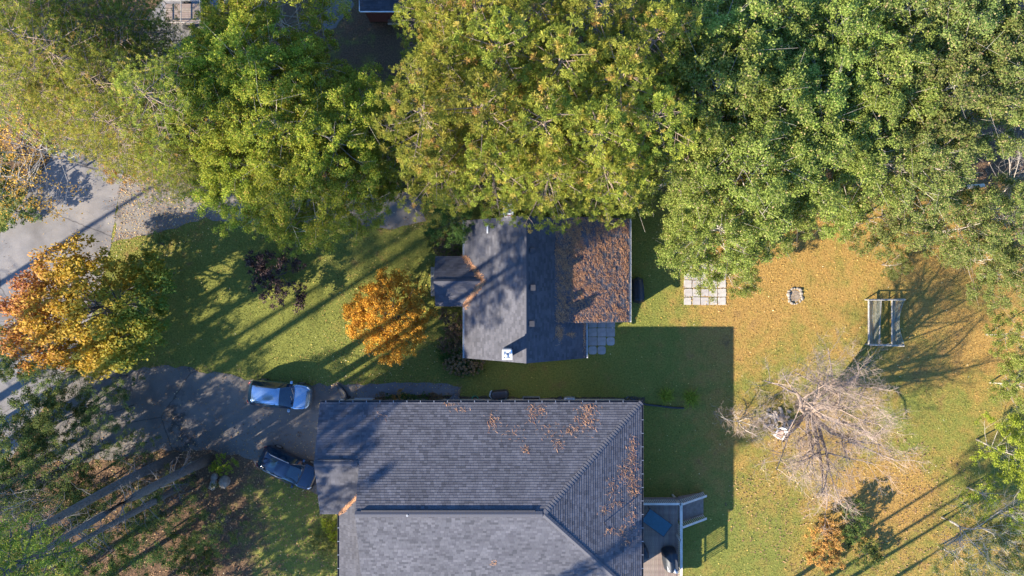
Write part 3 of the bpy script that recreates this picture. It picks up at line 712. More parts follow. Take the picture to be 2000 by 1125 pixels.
bulge('covered_grill', 'dark covered grill with loose pale sheet on the deck corner', 'grill', (bp.x, bp.y, DZ), math.radians(8), (0.95, 1.5, 1.25), M['bbq'], 3, flap)
bp = at(1264, 1108, 2.0)
bulge('covered_chair', 'dark covered chair on the deck against the house wall', 'chair', (9.15, -18.7, DZ), 0.3, (0.9, 1.0, 0.9), M['bbq'], 5)
bp = at(1244, 567, 1.0)
bulge('covered_grill', 'black covered grill beside the lean-to of the small house', 'grill', (bp.x + 0.18, bp.y, 0), 0.06, (0.75, 1.75, 1.05), M['bbq'], 8)

# ------------------------------------------------------------------ cars
def car(name, label, loc, rz, L, W, H, paint, rails, sunroof):
    t = thing(name, label, 'car', loc, rz)
    X = np.array([-2.30, -2.27, -2.18, -2.05, -1.92, -1.75, -1.55, -1.3, -1.0, -0.7, -0.4, -0.1, 0.05, 0.24, 0.42, 0.55, 0.7, 0.85, 1.0, 1.13, 1.25, 1.45, 1.65, 1.85, 2.0, 2.12, 2.22, 2.28, 2.30]) * (L / 4.6)
    kx = np.array([-2.3, -2.24, -2.12, -1.95, -1.72, -1.0, -0.3, 0.05, 0.26, 1.15, 1.5, 1.9, 2.12, 2.24, 2.3]) * (L / 4.6)
    kz = np.array([0.62, 0.92, 1.10, 1.38, 1.58, 1.66, 1.66, 1.62, 1.53, 1.08, 1.03, 0.97, 0.88, 0.76, 0.55]) * (H / 1.66)
    kw = np.array([0.60, 0.72, 0.82, 0.88, 0.915, 0.925, 0.925, 0.925, 0.925, 0.915, 0.905, 0.86, 0.76, 0.62, 0.42]) * (W / 1.85)
    kg = np.array([0.52, 0.62, 0.66, 0.64, 0.62, 0.62, 0.62, 0.62, 0.62, 0.78, 0.80, 0.76, 0.66, 0.52, 0.36]) * (W / 1.85)
    ztop = np.interp(X, kx, kz); wid = np.interp(X, kx, kw); wg = np.interp(X, kx, kg)
    belt0 = 1.0 * H / 1.66
    rings = []
    for i, x in enumerate(X):
        zt_ = ztop[i]; wd = wid[i]; zb = 0.24 + 0.10 * max(0, (abs(x) - 2.0 * L / 4.6)) * 3
        zbelt = min(belt0, zt_ - 0.05)
        e = max(0.0, min(1.0, (zt_ - belt0) / 0.5))
        p5z = zt_ - (0.035 + 0.05 * e); p6z = zt_ - 0.008
        half = [(0, zb), (wd * 0.9, zb), (wd, min(0.5, zbelt - 0.15)), (wd * 0.995, min(0.78, zbelt - 0.07)), (wd * 0.96, zbelt), (max(wg[i], 0.1), p5z), (wg[i] * 0.80, p6z), (wg[i] * 0.4, zt_ + 0.012), (0, zt_ + 0.018)]
        rings.append(half)
    nh = len(rings[0]); nx = len(X)
    V = []
    for i in range(nx):
        for (y, z) in rings[i]: V.append((X[i], y, z))
        for (y, z) in rings[i][1:-1]: V.append((X[i], -y, z))
    per = 2 * nh - 2
    def vid(i, k, s):
        if s > 0 or k == 0 or k == nh - 1: return i * per + k
        return i * per + nh + k - 1
    groups = {'body': []}
    sL = L / 4.6
    for i in range(nx - 1):
        xm = (X[i] + X[i + 1]) / 2 / sL
        for k in range(nh - 1):
            for s in (1, -1):
                f = [vid(i, k, s), vid(i + 1, k, s), vid(i + 1, k + 1, s), vid(i, k + 1, s)]
                if s > 0: f = f[::-1]
                key = 'body'
                if k == 4 and -1.9 < xm < 0.98:
                    if -1.86 < xm < -1.05: key = ('side_window', s, 0)
                    elif -0.98 < xm < -0.12: key = ('side_window', s, 1)
                    elif -0.1 < xm < 0.86: key = ('side_window', s, 2)
                    if key == 'body': key = ('side_window', s, 1)
                elif k >= 5 and 0.24 < xm < 1.13: key = 'windscreen'
                elif k >= 5 and -2.12 < xm < -1.75: key = 'rear_window'
                elif sunroof and k >= 6 and -1.4 < xm < -0.6: key = 'sunroof'
                groups.setdefault(key, []).append(f)
    for i, rev in ((0, False), (nx - 1, True)):
        loop = [vid(i, k, 1) for k in range(nh)] + [vid(i, k, -1) for k in range(nh - 2, 0, -1)]
        groups['body'].append(loop if rev is False else loop[::-1])
    Vv = [Vector(v) for v in V]
    for key, fs in groups.items():
        nm = key if isinstance(key, str) else key[0]
        used = sorted({j for f in fs for j in f}); mp = {j: q for q, j in enumerate(used)}
        mb = MB(); mb.add([Vv[j] for j in used], [tuple(mp[j] for j in f) for f in fs])
        o = mb.build(nm, paint if nm == 'body' else M['carglass'], t, smooth=True)
        bm_ = bmesh.new(); bm_.from_mesh(o.data); bmesh.ops.recalc_face_normals(bm_, faces=bm_.faces[:]) if nm == 'body' else None
        bm_.to_mesh(o.data); bm_.free()
        if nm == 'body':
            o.data.set_sharp_from_angle(angle=math.radians(50))
    # details
    for s in (1, -1):
        m_ = MB().box(0.80 * sL, 0.98 * sL, s * W * 0.5 - 0.01 if s > 0 else -W * 0.5 - 0.2, W * 0.5 + 0.2 if s > 0 else -W * 0.5 + 0.01, belt0 - 0.06, belt0 + 0.09)
        m_.build('mirror', paint, t, bevel=0.03, seg=2)
        hx, hy = 2.02 * sL, s * 0.62 * W / 1.85
        q = MB(); q.tube([(1.86 * sL, s * 0.80 * W / 1.85, 0.86), (2.04 * sL, s * 0.72 * W / 1.85, 0.835), (2.17 * sL, s * 0.56 * W / 1.85, 0.79)], [0.03, 0.065, 0.04], 8); q.build('headlight', M['lampglass'], t, smooth=True)
        q = MB(); q.tube([(-2.02 * sL, s * 0.80 * W / 1.85, 0.98), (-2.15 * sL, s * 0.74 * W / 1.85, 0.95), (-2.25 * sL, s * 0.60 * W / 1.85, 0.88)], [0.02, 0.04, 0.03], 8); q.build('tail_light', M['redlens'], t, smooth=True)
        if rails:
            MB().tube([(-1.55 * sL, s * 0.60 * W / 1.85, H - 0.10), (-1.4 * sL, s * 0.605 * W / 1.85, H + 0.0), (-0.12 * sL, s * 0.605 * W / 1.85, H + 0.005), (0.05 * sL, s * 0.60 * W / 1.85, H - 0.07)], 0.022, 6).build('roof_rail', M['metal'] if sunroof else M['black'], t)
        for wx in (-1.38 * sL, 1.42 * sL):
            whl = bpy.data.objects.new('wheel', None); C.objects.link(whl); whl.parent = t; whl.location = (wx, s * (W / 2 - 0.10), 0.34); whl.rotation_euler = (math.pi / 2, 0, 0)
            MB().lathe([(0.20, -0.11), (0.31, -0.11), (0.34, -0.08), (0.34, 0.08), (0.31, 0.11), (0.20, 0.11)], 24).build('tyre', M['tyre'], whl, smooth=False)
            MB().lathe([(0.04, -0.125), (0.20, -0.112), (0.20, 0.112), (0.04, 0.125)], 16).build('rim', M['metal'], whl)
    MB().box(2.2 * sL, 2.29 * sL, -0.38, 0.38, 0.42, 0.60).build('grille', M['black'], t, bevel=0.01)
    MB().tube([(1.12 * sL, -0.70, 1.07 * H / 1.66 + 0.012), (1.17 * sL, -0.3, 1.10 * H / 1.66), (1.17 * sL, 0.3, 1.10 * H / 1.66), (1.12 * sL, 0.70, 1.07 * H / 1.66 + 0.012)], 0.03, 6).build('cowl', M['black'], t)
    for y in (-0.35, 0.2): MB().tube([(1.12 * sL, y, 1.125 * H / 1.66), (0.98 * sL, y + 0.42, 1.225 * H / 1.66)], 0.01, 5).build('wiper', M['black'], t)
    MB().box(-2.31 * sL, -2.2 * sL, -0.6, 0.6, 0.40, 0.52).build('rear_bumper_trim', M['black'], t, bevel=0.01)
    # hood shut line
    MB().tube([(1.2 * sL, 0.74 * W / 1.85, 1.04 * H / 1.66), (1.7 * sL, 0.73 * W / 1.85, 0.995 * H / 1.66), (2.1 * sL, 0.56 * W / 1.85, 0.885 * H / 1.66), (2.19 * sL, 0.0, 0.84 * H / 1.66), (2.1 * sL, -0.56 * W / 1.85, 0.885 * H / 1.66), (1.7 * sL, -0.73 * W / 1.85, 0.995 * H / 1.66), (1.2 * sL, -0.74 * W / 1.85, 1.04 * H / 1.66)], 0.012, 5).build('hood_seam', M['black'], t)
    return t
M['carglass'] = simple('car_glass', (0.006, 0.022, 0.045), 0.02, var=0.05, spec=1.0)  # blue in the base colour imitates sky reflected in the windows
M['redlens'] = simple('red_lens', (0.25, 0.01, 0.01), 0.2, var=0.05)
M['tyre'] = simple('tyre_rubber', (0.02, 0.02, 0.02), 0.9)
M['silver'] = simple('silver_paint_sky_tint', (0.30, 0.40, 0.50), 0.2, metal=0.8, var=0.03, coat=1.0)  # silver car; blue of the reflected sky is mixed into the base colour
M['navy'] = simple('dark_blue_paint', (0.003, 0.009, 0.028), 0.15, metal=0.2, var=0.03, coat=1.0)
p = at(544.5, 771.5, 0.9); car('parked_car', 'silver crossover car parked on the driveway', (p.x, p.y, 0.016), math.radians(-5.5), 4.55, 1.84, 1.66, M['silver'], True, False)
p = at(562, 914, 0.9); car('parked_car', 'dark navy blue car with sunroof parked beside the garage', (p.x, p.y, 0.016), math.radians(-25), 4.45, 1.86, 1.64, M['navy'], True, True)

# ------------------------------------------------------------------ yard things
lp_ = at(668, 785, 2.3); gp = at(668, 785, 2.3)
t = thing('garden_lamp', 'lamp post with a round pale globe by the garage corner', 'lamp', (gp.x, gp.y, 0))
MB().lathe([(0.09, 0), (0.09, 0.06), (0.04, 0.1), (0.035, 2.1), (0.07, 2.14)], 10).build('post', M['black'], t)
MB().lathe([(0.04, 2.14), (0.12, 2.17), (0.18, 2.26), (0.19, 2.34), (0.15, 2.44), (0.07, 2.50), (0.01, 2.51)], 16).build('globe', M['lampglass'], t, smooth=True)
pts = [at(u, v, 0.12) for u, v in ((657.5, 748), (663, 753), (669, 759), (674, 766), (677, 773), (679, 782))]
MB_ = MB()
fine = []
for i in range(len(pts) - 1):
    for j in range(8): fine.append(pts[i].lerp(pts[i + 1], j / 8))
fine.append(pts[-1])
MB_.tube(fine, [(0.055 + 0.05 * i / len(fine)) * (1.0 if i % 2 else 1.18) for i in range(len(fine))], 10)
tag(MB_.build('drain_pipe', M['black']), 'short black corrugated drain pipe curving over the path end', 'pipe')
a = at(1258, 791, 0.07)
pp = [Vector((8.62, -8.05, 0.1)), at(1262, 790, 0.08), at(1290, 793, 0.08), at(1312, 796, 0.08), at(1336, 797, 0.07)]
tag(MB().tube(pp, 0.07, 8).build('drain_pipe', M['black']), 'long black drain pipe lying on the grass by ferns', 'pipe')
c = at(928, 779, 0.03); q = MB()
for k in range(3):
    ring = [(c.x + (0.20 + 0.02 * k) * math.cos(a_ * math.pi / 12), c.y + (0.20 + 0.015 * k) * math.sin(a_ * math.pi / 12), 0.03 + 0.025 * k) for a_ in range(24 - k)]
    q.tube(ring, 0.014, 5)
tag(q.build('garden_hose', M['hose']), 'green garden hose coiled on the ground by the gutter', 'hose')
c = at(712, 784, 0.05); t = thing('stepping_slab', 'flat grey concrete slab beside the planted bed', 'slab', (c.x, c.y, 0)); MB().box(-0.75, 0.75, -0.26, 0.26, 0, 0.09).build('slab', M['paver_grey'], t, bevel=0.015)
c = at(887, 780, 0.3); q = MB(); q.add([(-0.72, -0.35, 0), (0.72, -0.35, 0), (0.05, 0.45, 0), (-0.72, -0.35, 0.25), (0.72, -0.35, 0.25), (0.05, 0.45, 0.32), ], [(0, 2, 1), (3, 4, 5), (0, 1, 4, 3), (1, 2, 5, 4), (2, 0, 3, 5)])
t = thing('cellar_hatch', 'grey triangular hatch cover at the house wall', 'hatch', (c.x, c.y, 0)); q.build('cover', simple('hatch_felt', (0.10, 0.10, 0.105), 0.8), t, bevel=0.015)
MB().tube([(-0.1, -0.2, 0.26), (0.05, 0.43, 0.335)], 0.02, 6).build('hatch_edge', M['metal'], t)
def sheet_extra(t):
    V = []; F = []
    for i in range(14):
        for j in range(3):
            a_ = math.pi * (0.75 + i * 0.075)
            V.append((0.68 * math.cos(a_) * (1 + 0.05 * math.sin(i * 2.1) + 0.08 * j), 0.42 * math.sin(a_) * (1 + 0.08 * j), 0.22 - 0.09 * j + 0.03 * math.sin(i)))
    for i in range(13):
        for j in range(2): F.append((i * 3 + j, i * 3 + j + 1, (i + 1) * 3 + j + 1, (i + 1) * 3 + j))
    link('white_liner', np_mesh('white_liner', V, F, M['tarp_white'], True), t)
c = at(976, 771, 0.4); bulge('covered_mower', 'black tarp with white edge over a low machine by the gutter', 'tarp', (c.x, c.y, 0), 0.12, (1.25, 0.62, 0.55), M['tarp'], 12, sheet_extra)
c = at(1038, 782, 0.3); t = thing('planter_trough', 'low black trough of soil under the eave', 'planter', (c.x, c.y, 0))
q = MB(); q.box(-0.62, 0.62, -0.3, -0.26, 0, 0.32); q.box(-0.62, 0.62, 0.22, 0.26, 0, 0.32); q.box(-0.62, -0.58, -0.26, 0.22, 0, 0.32); q.box(0.58, 0.62, -0.26, 0.22, 0, 0.32); q.build('trough', M['metal'], t)
MB().box(-0.58, 0.58, -0.26, 0.22, 0.0, 0.24).build('soil', simple('planter_soil', (0.04, 0.03, 0.025), 0.95, var=0.5), t)
c = at(1112, 782, 0.3); bulge('covered_barrow', 'upturned pale wheelbarrow tub under the eave', 'wheelbarrow', (c.x, c.y, 0), 0.0, (0.85, 0.5, 0.42), M['metal'], 4)
c = at(1092, 781, 0.2); bulge('garden_bag', 'small crumpled black bag next to the upturned tub', 'bag', (c.x, c.y, 0), 0.4, (0.5, 0.4, 0.35), M['tarp'], 9)

# boulders and fire pit
def rock_mesh(seed, dims, mat, name='rock'):
    b = bmesh.new(); bmesh.ops.create_icosphere(b, subdivisions=2, radius=1.0)
    r = random.Random(seed); pl = [(Vector((r.gauss(0, 1), r.gauss(0, 1), r.gauss(0, 1))).normalized(), r.uniform(0.62, 0.9)) for _ in range(9)]
    for v in b.verts:
        for nrm, d in pl:
            q = v.co.dot(nrm)
            if q > d: v.co -= nrm * (q - d)
        v.co = Vector((v.co.x * dims[0], v.co.y * dims[1], (v.co.z + 0.55) * dims[2]))
    me = bpy.data.meshes.new(name); b.to_mesh(me); b.free(); me.materials.append(mat); return me
for i, (u, v, d, lab) in enumerate([(441, 940, (0.42, 0.5, 0.4), 'large pale boulder by the driveway edge below the yellow-green shrub'), (417, 945, (0.5, 0.3, 0.3), 'dark flat boulder left of the large pale one'), (420, 931, (0.26, 0.34, 0.3), 'small upright boulder just under the yellow-green shrub')]):
    c = at(u, v); o = link('boulder', rock_mesh(20 + i, d, M['stone'], 'boulder'), loc=(c.x, c.y, -0.03), rot=(0, 0, i * 1.3)); tag(o, lab, 'boulder', 'boulders by the driveway')
c = at(1553, 578); t = thing('fire_ring', 'small ring of pale stones on the rusty lawn', 'fire ring', (c.x, c.y, 0))
for k in range(15):
    a_ = k * 2 * math.pi / 15; link('stone', rock_mesh(40 + k, (0.16, 0.12, 0.10), M['stone'], 'stone'), t, loc=((0.52 + random.uniform(-.07, .07)) * math.cos(a_), (0.55 + random.uniform(-.07, .07)) * math.sin(a_), random.uniform(-0.06, 0)), rot=(0, 0, a_ + random.uniform(0.9, 2.1)), scale=[random.uniform(0.7, 1.35)] * 3)
MB().lathe([(0.44, 0.0), (0.40, 0.02), (0.02, 0.025)], 16).build('ash', simple('ash', (0.22, 0.17, 0.12), 0.95, var=0.5, scale=9), t)
c = at(1517, 820); t = thing('rock_pile', 'pile of flat stones and split logs under the bare tree', 'rock pile', (c.x, c.y, 0))
r = random.Random(5)
for k in range(18):
    a_ = k * 2.4; rr = 0.35 + 0.05 * k
    link('stone', rock_mesh(60 + k, (r.uniform(0.14, 0.34), r.uniform(0.10, 0.22), 0.11), M['stone'], 'stone'), t, loc=(rr * math.cos(a_), rr * 0.85 * math.sin(a_), 0.0), rot=(0, 0, r.uniform(0, 3)))
for k in range(6):
    a_ = r.uniform(0, 6.28); x, y = r.uniform(-.7, .7), r.uniform(-.6, .7); d = Vector((math.cos(a_), math.sin(a_), 0)) * 0.38
    MB().tube([Vector((x, y, 0.14)) - d, Vector((x, y, 0.14)) + d], 0.09, 8).build('log', M['bark_pale'], t)
c = at(1524, 848, 0.6); t = thing('plastic_chair', 'white plastic garden chair beside the rock pile', 'chair', (c.x, c.y, 0), math.radians(150))
q = MB(); q.box(-0.26, 0.26, -0.27, 0.24, 0.40, 0.43); q.build('seat', simple('faded_pink_seat', (0.42, 0.28, 0.22), 0.7), t, bevel=0.012)
q = MB(); pr = [(-0.30, -0.30, 0.64), (-0.31, -0.1, 0.65), (-0.31, 0.25, 0.66)]
for s in (-1, 1): MB().tube([(s * 0.31, -0.32, 0.64), (s * 0.335, -0.05, 0.66), (s * 0.30, 0.3, 0.67)], [0.05, 0.055, 0.05], 8).build('armrest', M['white'], t, smooth=True)
V = []; F = []
for i in range(9):
    a_ = math.pi * (i / 8); 
    for j in range(4): V.append((-0.31 * math.cos(a_), -0.26 - 0.14 * math.sin(a_) - 0.05 * j, 0.42 + 0.15 * j + (0.06 * math.sin(a_) if j == 3 else 0)))
for i in range(8):
    for j in range(3): F.append((i * 4 + j, (i + 1) * 4 + j, (i + 1) * 4 + j + 1, i * 4 + j + 1))
o = link('backrest', np_mesh('backrest', V, F, M['white'], True), t); s_ = o.modifiers.new('solid', 'SOLIDIFY'); s_.thickness = 0.05
MB().tube([(-0.30, 0.28, 0.42), (0, 0.31, 0.43), (0.30, 0.28, 0.42)], 0.05, 8).build('seat_edge', M['white'], t, smooth=True)
for sx in (-1, 1):
    for y in (-0.3, 0.27): MB().tube([(sx * 0.33, y * 1.1, 0), (sx * 0.28, y, 0.42), (sx * 0.30, y, 0.64)], [0.022, 0.03, 0.03], 8).build('leg', M['white'], t)

# weathered netted frame on the right lawn
c = at(1729, 629, 0.45); t = thing('netted_enclosure', 'weathered grey timber frame with torn netting on the lawn', 'enclosure', (c.x, c.y, 0), 0.0)
fw, fh = 1.28, 1.62; fz = 0.62
def beam(a, b, r_, name='rail', mat=None):
    a = Vector(a); b = Vector(b); MB().tube([a, b], r_, 4).build(name, mat or M['timber_grey'], t)
beam((-fw, -fh, fz), (-fw, fh, fz), 0.075); beam((-fw - 0.05, fh, fz + 0.03), (fw + 0.08, fh + 0.02, fz + 0.03), 0.065); beam((-fw + 0.02, -fh, fz + 0.03), (fw - 0.02, -fh - 0.08, fz + 0.03), 0.07)
beam((0.38, -fh, fz), (0.40, fh, fz), 0.05); beam((-0.52, -fh, fz - 0.05), (-0.36, fh, fz - 0.05), 0.04)
for sx, sy in ((-1, -1), (-1, 1), (1, -1), (1, 1)): beam((sx * (fw - 0.04), sy * fh, 0), (sx * (fw - 0.04), sy * fh, fz), 0.055, 'post')
beam((0.38, -fh, 0), (0.38, -fh, fz), 0.045, 'post'); beam((0.40, fh, 0), (0.40, fh, fz), 0.045, 'post')
def netting(x0, x1, sag, inward, nx=15, ny=40):
    q = MB()
    def P_(i, j):
        fx = i / nx; fy = j / ny; x = x0 + (x1 - x0) * fx; y = -fh + 2 * fh * fy
        x -= inward * fx * math.sin(math.pi * fy); z = fz - sag * math.sin(math.pi * fx) * (0.7 + 0.3 * math.sin(fy * 7)) - 0.02
        return Vector((x, y, z))
    for i in range(nx + 1): q.tube([P_(i, j) for j in range(0, ny + 1, 4)], 0.014 + 0.012 * (i % 5 == 0), 3, cap=False)
    for j in range(0, ny + 1): q.tube([P_(i, j) for i in range(0, nx + 1, 3)], 0.009, 3, cap=False)
    tag(q.build('netting', M['net'], t), kind='stuff')
netting(-fw + 0.05, -0.45, 0.22, 0.0); netting(0.42, fw, 0.18, 0.36)

# ------------------------------------------------------------------ neighbour's yard at the top edge
nb = thing('house', 'grey roofed house half hidden beneath the pines at the top', 'house', (0, 0, 0))
a0 = at(905, 250, 3.0); a1 = at(1245, 250, 3.0); ny0 = a0.y; rid = ny0 + 5.2
kn = math.sqrt(1 + 0.3 ** 2)
roof_slope(nb, 'south_slope', (a0.x, ny0, 3.0), (1, 0, 0), (0, 1, 0.3), [(0, 0), (a1.x - a0.x, 0), (a1.x - a0.x, 5.2 * kn), (0, 5.2 * kn)], M['shingle_old'], course=0.18, seed=21)
roof_slope(nb, 'north_slope', (a0.x, rid + 5.2, 3.0), (1, 0, 0), (0, -1, 0.3), [(0, 0), (a1.x - a0.x, 0), (a1.x - a0.x, 5.2 * kn), (0, 5.2 * kn)], M['shingle_old'], course=0.18, seed=22)
wall_box(nb, a0.x + 0.4, a1.x - 0.4, ny0 + 0.4, rid + 4.8, 2.96, M['siding_white'])
for wx in (-1.5, 2.0, 5.5): window(nb, (wx, ny0 + 0.4, 0.9), 1.2, 1.1, 'y', -1)
sh = thing('shed', 'shed with a low grey roof and white trim at the top edge', 'shed', (0, 0, 0))
b0 = at(703, 22, 2.4); b1 = at(792, 22, 2.4)
roof_slope(sh, 'roof', (b0.x, b0.y, 2.4), (1, 0, 0), (0, 1, 0.25), [(0, 0), (b1.x - b0.x, 0), (b1.x - b0.x, 3.4), (0, 3.4)], M['shingle_old'], seed=23)
MB().box(b0.x, b1.x, b0.y - 0.06, b0.y - 0.005, 2.3, 2.43).build('trim', M['white'], sh); MB().box(b0.x - 0.06, b0.x - 0.005, b0.y, b0.y + 3.2, 2.3, 2.43).build('trim', M['white'], sh)
wall_box(sh, b0.x + 0.2, b1.x - 0.2, b0.y + 0.2, b0.y + 3.0, 2.3, simple('red_brown_boards', (0.16, 0.05, 0.035), 0.85))
b0 = at(757, 45, 0.5); dk2 = thing('small_deck', 'small plank deck with white edge below the shed', 'deck', (b0.x, b0.y, 0))
for k in range(8): MB().box(0, 1.35, 0.02 + k * 0.105, 0.118 + k * 0.105, 0.42, 0.46).build('deck_board', M['timber'], dk2)
MB().box(0, 1.42, -0.05, 0.01, 0.3, 0.5).build('edge_board', M['timber_pale'], dk2); MB().box(1.36, 1.42, 0.015, 0.86, 0.3, 0.5).build('edge_board', M['timber_pale'], dk2)
for x in (0.05, 1.3): MB().box(x - 0.04, x + 0.04, 0.1, 0.18, 0, 0.42).build('post', M['timber'], dk2)
b0 = at(356, 24, 0.8); tr = thing('utility_trailer', 'flat utility trailer with pale rails under trees at the top', 'trailer', (b0.x, b0.y, 0))
for k in range(9): MB().box(-1.3, 1.3, -0.72 + k * 0.16, -0.575 + k * 0.16, 0.55, 0.59).build('bed_plank', M['timber'], tr)
for (p0, p1) in (((-1.35, -0.78, 0.95), (1.35, -0.78, 0.95)), ((-1.35, 0.78, 0.95), (1.35, 0.78, 0.95)), ((-1.35, -0.78, 0.95), (-1.35, 0.78, 0.95)), ((-0.02, -0.78, 0.95), (-0.02, 0.78, 0.95)), ((1.35, -0.78, 0.95), (1.35, 0.78, 0.95))): MB().tube([p0, p1], 0.035, 6).build('rail', M['timber_grey'], tr)
for sx in (-1.35, -0.02, 1.35):
    for sy in (-0.78, 0.78): MB().tube([(sx, sy, 0.5), (sx, sy, 0.95)], 0.03, 6).build('post', M['timber_grey'], tr)
for sy in (-1, 1):
    q = MB(); q.lathe([(0.12, -0.09), (0.28, -0.09), (0.31, -0.05), (0.31, 0.05), (0.28, 0.09), (0.12, 0.09)], 18); o = q.build('wheel', M['tyre'], tr); o.location = (0.1, sy * 0.9, 0.31); o.rotation_euler = (math.pi / 2, 0, 0)
sheet('parking_pad', [xy(*p) for p in [(655, 55), (690, 10), (688, -30), (640, -40), (628, 60)]], 0.01, M['gravel'], 0.1, step=0.5)
# ------------------------------------------------------------------ vegetation: shapes
def unit(v): return v / np.maximum(np.linalg.norm(v, axis=1, keepdims=True), 1e-9)

def leaf_quads(p, nrm, size, r, aspect=0.62):
    n = len(p); nrm = unit(nrm); a = unit(np.cross(nrm, r.normal(size=(n, 3)))); b = np.cross(nrm, a)
    s = size[:, None] * 0.5
    V = np.stack([p - a * s, p + b * s * aspect + nrm * s * 0.15, p + a * s, p - b * s * aspect + nrm * s * 0.15], axis=1).reshape(-1, 3)
    F = np.arange(4 * n).reshape(-1, 4)
    return V, F

def lobes(r, R, z0, z1, n, lr):
    """lobe centres over an uneven dome between z0 and z1"""
    out = []
    zc = z0 + (z1 - z0) * 0.45
    for i in range(n):
        a = i * 2.39996 + r.uniform(-0.5, 0.5); f = math.sqrt((i + 0.5) / n)
        rad = R * f * r.uniform(0.78, 1.08)
        top = zc + (z1 - zc) * math.sqrt(max(0, 1 - (f * 0.97) ** 2)) * r.uniform(0.8, 1.05)
        out.append((rad * math.cos(a), rad * math.sin(a), top - lr * 0.6, lr * r.uniform(0.75, 1.3)))
        if f > 0.45 and r.uniform() < 0.75:
            out.append((rad * 1.0 * math.cos(a + 0.4), rad * 1.0 * math.sin(a + 0.4), z0 + (top - z0) * r.uniform(0.25, 0.6), lr * r.uniform(0.7, 1.1)))
    return np.array(out)

def leaf_crown(seed, R, z0, z1, nl, lr, nleaf, size, flat=0.62):
    r = np.random.default_rng(seed)
    L = lobes(r, R, z0, z1, nl, lr)
    nsub = 9
    sub = []
    for (x, y, z, q) in L:
        d = unit(r.normal(size=(nsub, 3)) * np.array([1, 1, 0.8]) + np.array([0, 0, 0.25]))
        c = np.array([x, y, z]) + d * q * np.array([1, 1, flat]) * r.uniform(0.45, 1.0, (nsub, 1))
        for cc in c: sub.append((*cc, q * r.uniform(0.22, 0.42)))
    S = np.array(sub)
    wgt = S[:, 3] ** 2; idx = r.choice(len(S), nleaf, p=wgt / wgt.sum())
    d = unit(r.normal(size=(nleaf, 3)) + np.array([0, 0, 0.45]))
    p = S[idx, :3] + d * S[idx, 3:4] * np.array([1, 1, 0.75]) * (r.uniform(0.25, 1.12, (nleaf, 1)))
    nrm = d * 0.5 + r.normal(size=(nleaf, 3)) * 0.65 + np.array([0, 0, 0.35])
    V, F = leaf_quads(p, nrm, size * r.uniform(0.6, 1.35, nleaf), r)
    return V, F, L

def trunk_mesh(seed, H, rad, L, top=None, name='trunk', limbs=True, bend=0.25, twigs=0):
    r = random.Random(seed); mb = MB(); pts = []; n = 9
    bx, by = r.uniform(-bend, bend), r.uniform(-bend, bend)
    for i in range(n):
        f = i / (n - 1); pts.append(Vector((bx * math.sin(f * 2.4), by * math.sin(f * 3.0), f * H)))
    rr = [rad * (1.25 if i == 0 else 1.0) * (1 - 0.86 * i / (n - 1)) for i in range(n)]
    mb.tube(pts, rr, 8)
    if limbs:
        for (x, y, z, q) in L:
            zb = max(H * 0.22, z - math.hypot(x, y) * r.uniform(0.5, 0.9)); f = min(0.97, zb / H); base = pts[int(f * (n - 1))].lerp(pts[min(n - 1, int(f * (n - 1)) + 1)], f * (n - 1) % 1)
            e = Vector((x, y, z)); m1 = base.lerp(e, 0.5) + Vector((r.uniform(-.25, .25), r.uniform(-.25, .25), -0.2))
            w0 = rad * 0.38 * (1 - 0.6 * f)
            mb.tube([base, m1, e], [w0, w0 * 0.65, w0 * 0.25], 5, cap=False)
            for k in range(twigs):
                e2 = e + Vector((r.gauss(0, 1), r.gauss(0, 1), r.gauss(0.4, 0.6))) * q * 0.75
                s0 = m1.lerp(e, r.uniform(0.3, 1.0)); mb.tube([s0, e2], [w0 * 0.3, w0 * 0.1], 4, cap=False)
    return mb.mesh(name, None, True)

def tuft_tris(c, ax, size, r, nn):
    """round puffs of needles: nn slim wedges that share the tuft's centre, fanned around axis ax"""
    n = len(c)
    d = r.normal(size=(n, nn, 3)); d /= np.linalg.norm(d, axis=2, keepdims=True)
    d = d + ax[:, None, :] * 0.55; d /= np.linalg.norm(d, axis=2, keepdims=True)
    side = np.cross(d, r.normal(size=(n, nn, 3))); side /= np.maximum(np.linalg.norm(side, axis=2, keepdims=True), 1e-6)
    ln = size[:, None, None] * r.uniform(0.75, 1.1, (n, nn, 1)); wd = 0.075 * size[:, None, None] + 0.004
    tips = np.stack([c[:, None, :] + d * ln - side * wd, c[:, None, :] + d * ln + side * wd], axis=2).reshape(n, nn * 2, 3)
    V = np.concatenate([c[:, None, :], tips], axis=1)
    k = 1 + 2 * nn; o = (np.arange(n) * k)[:, None]; j = np.arange(nn)[None, :]
    F = np.stack([np.broadcast_to(o, (n, nn)), o + 1 + 2 * j, o + 2 + 2 * j], axis=2).reshape(-1, 3)
    return V.reshape(-1, 3), F

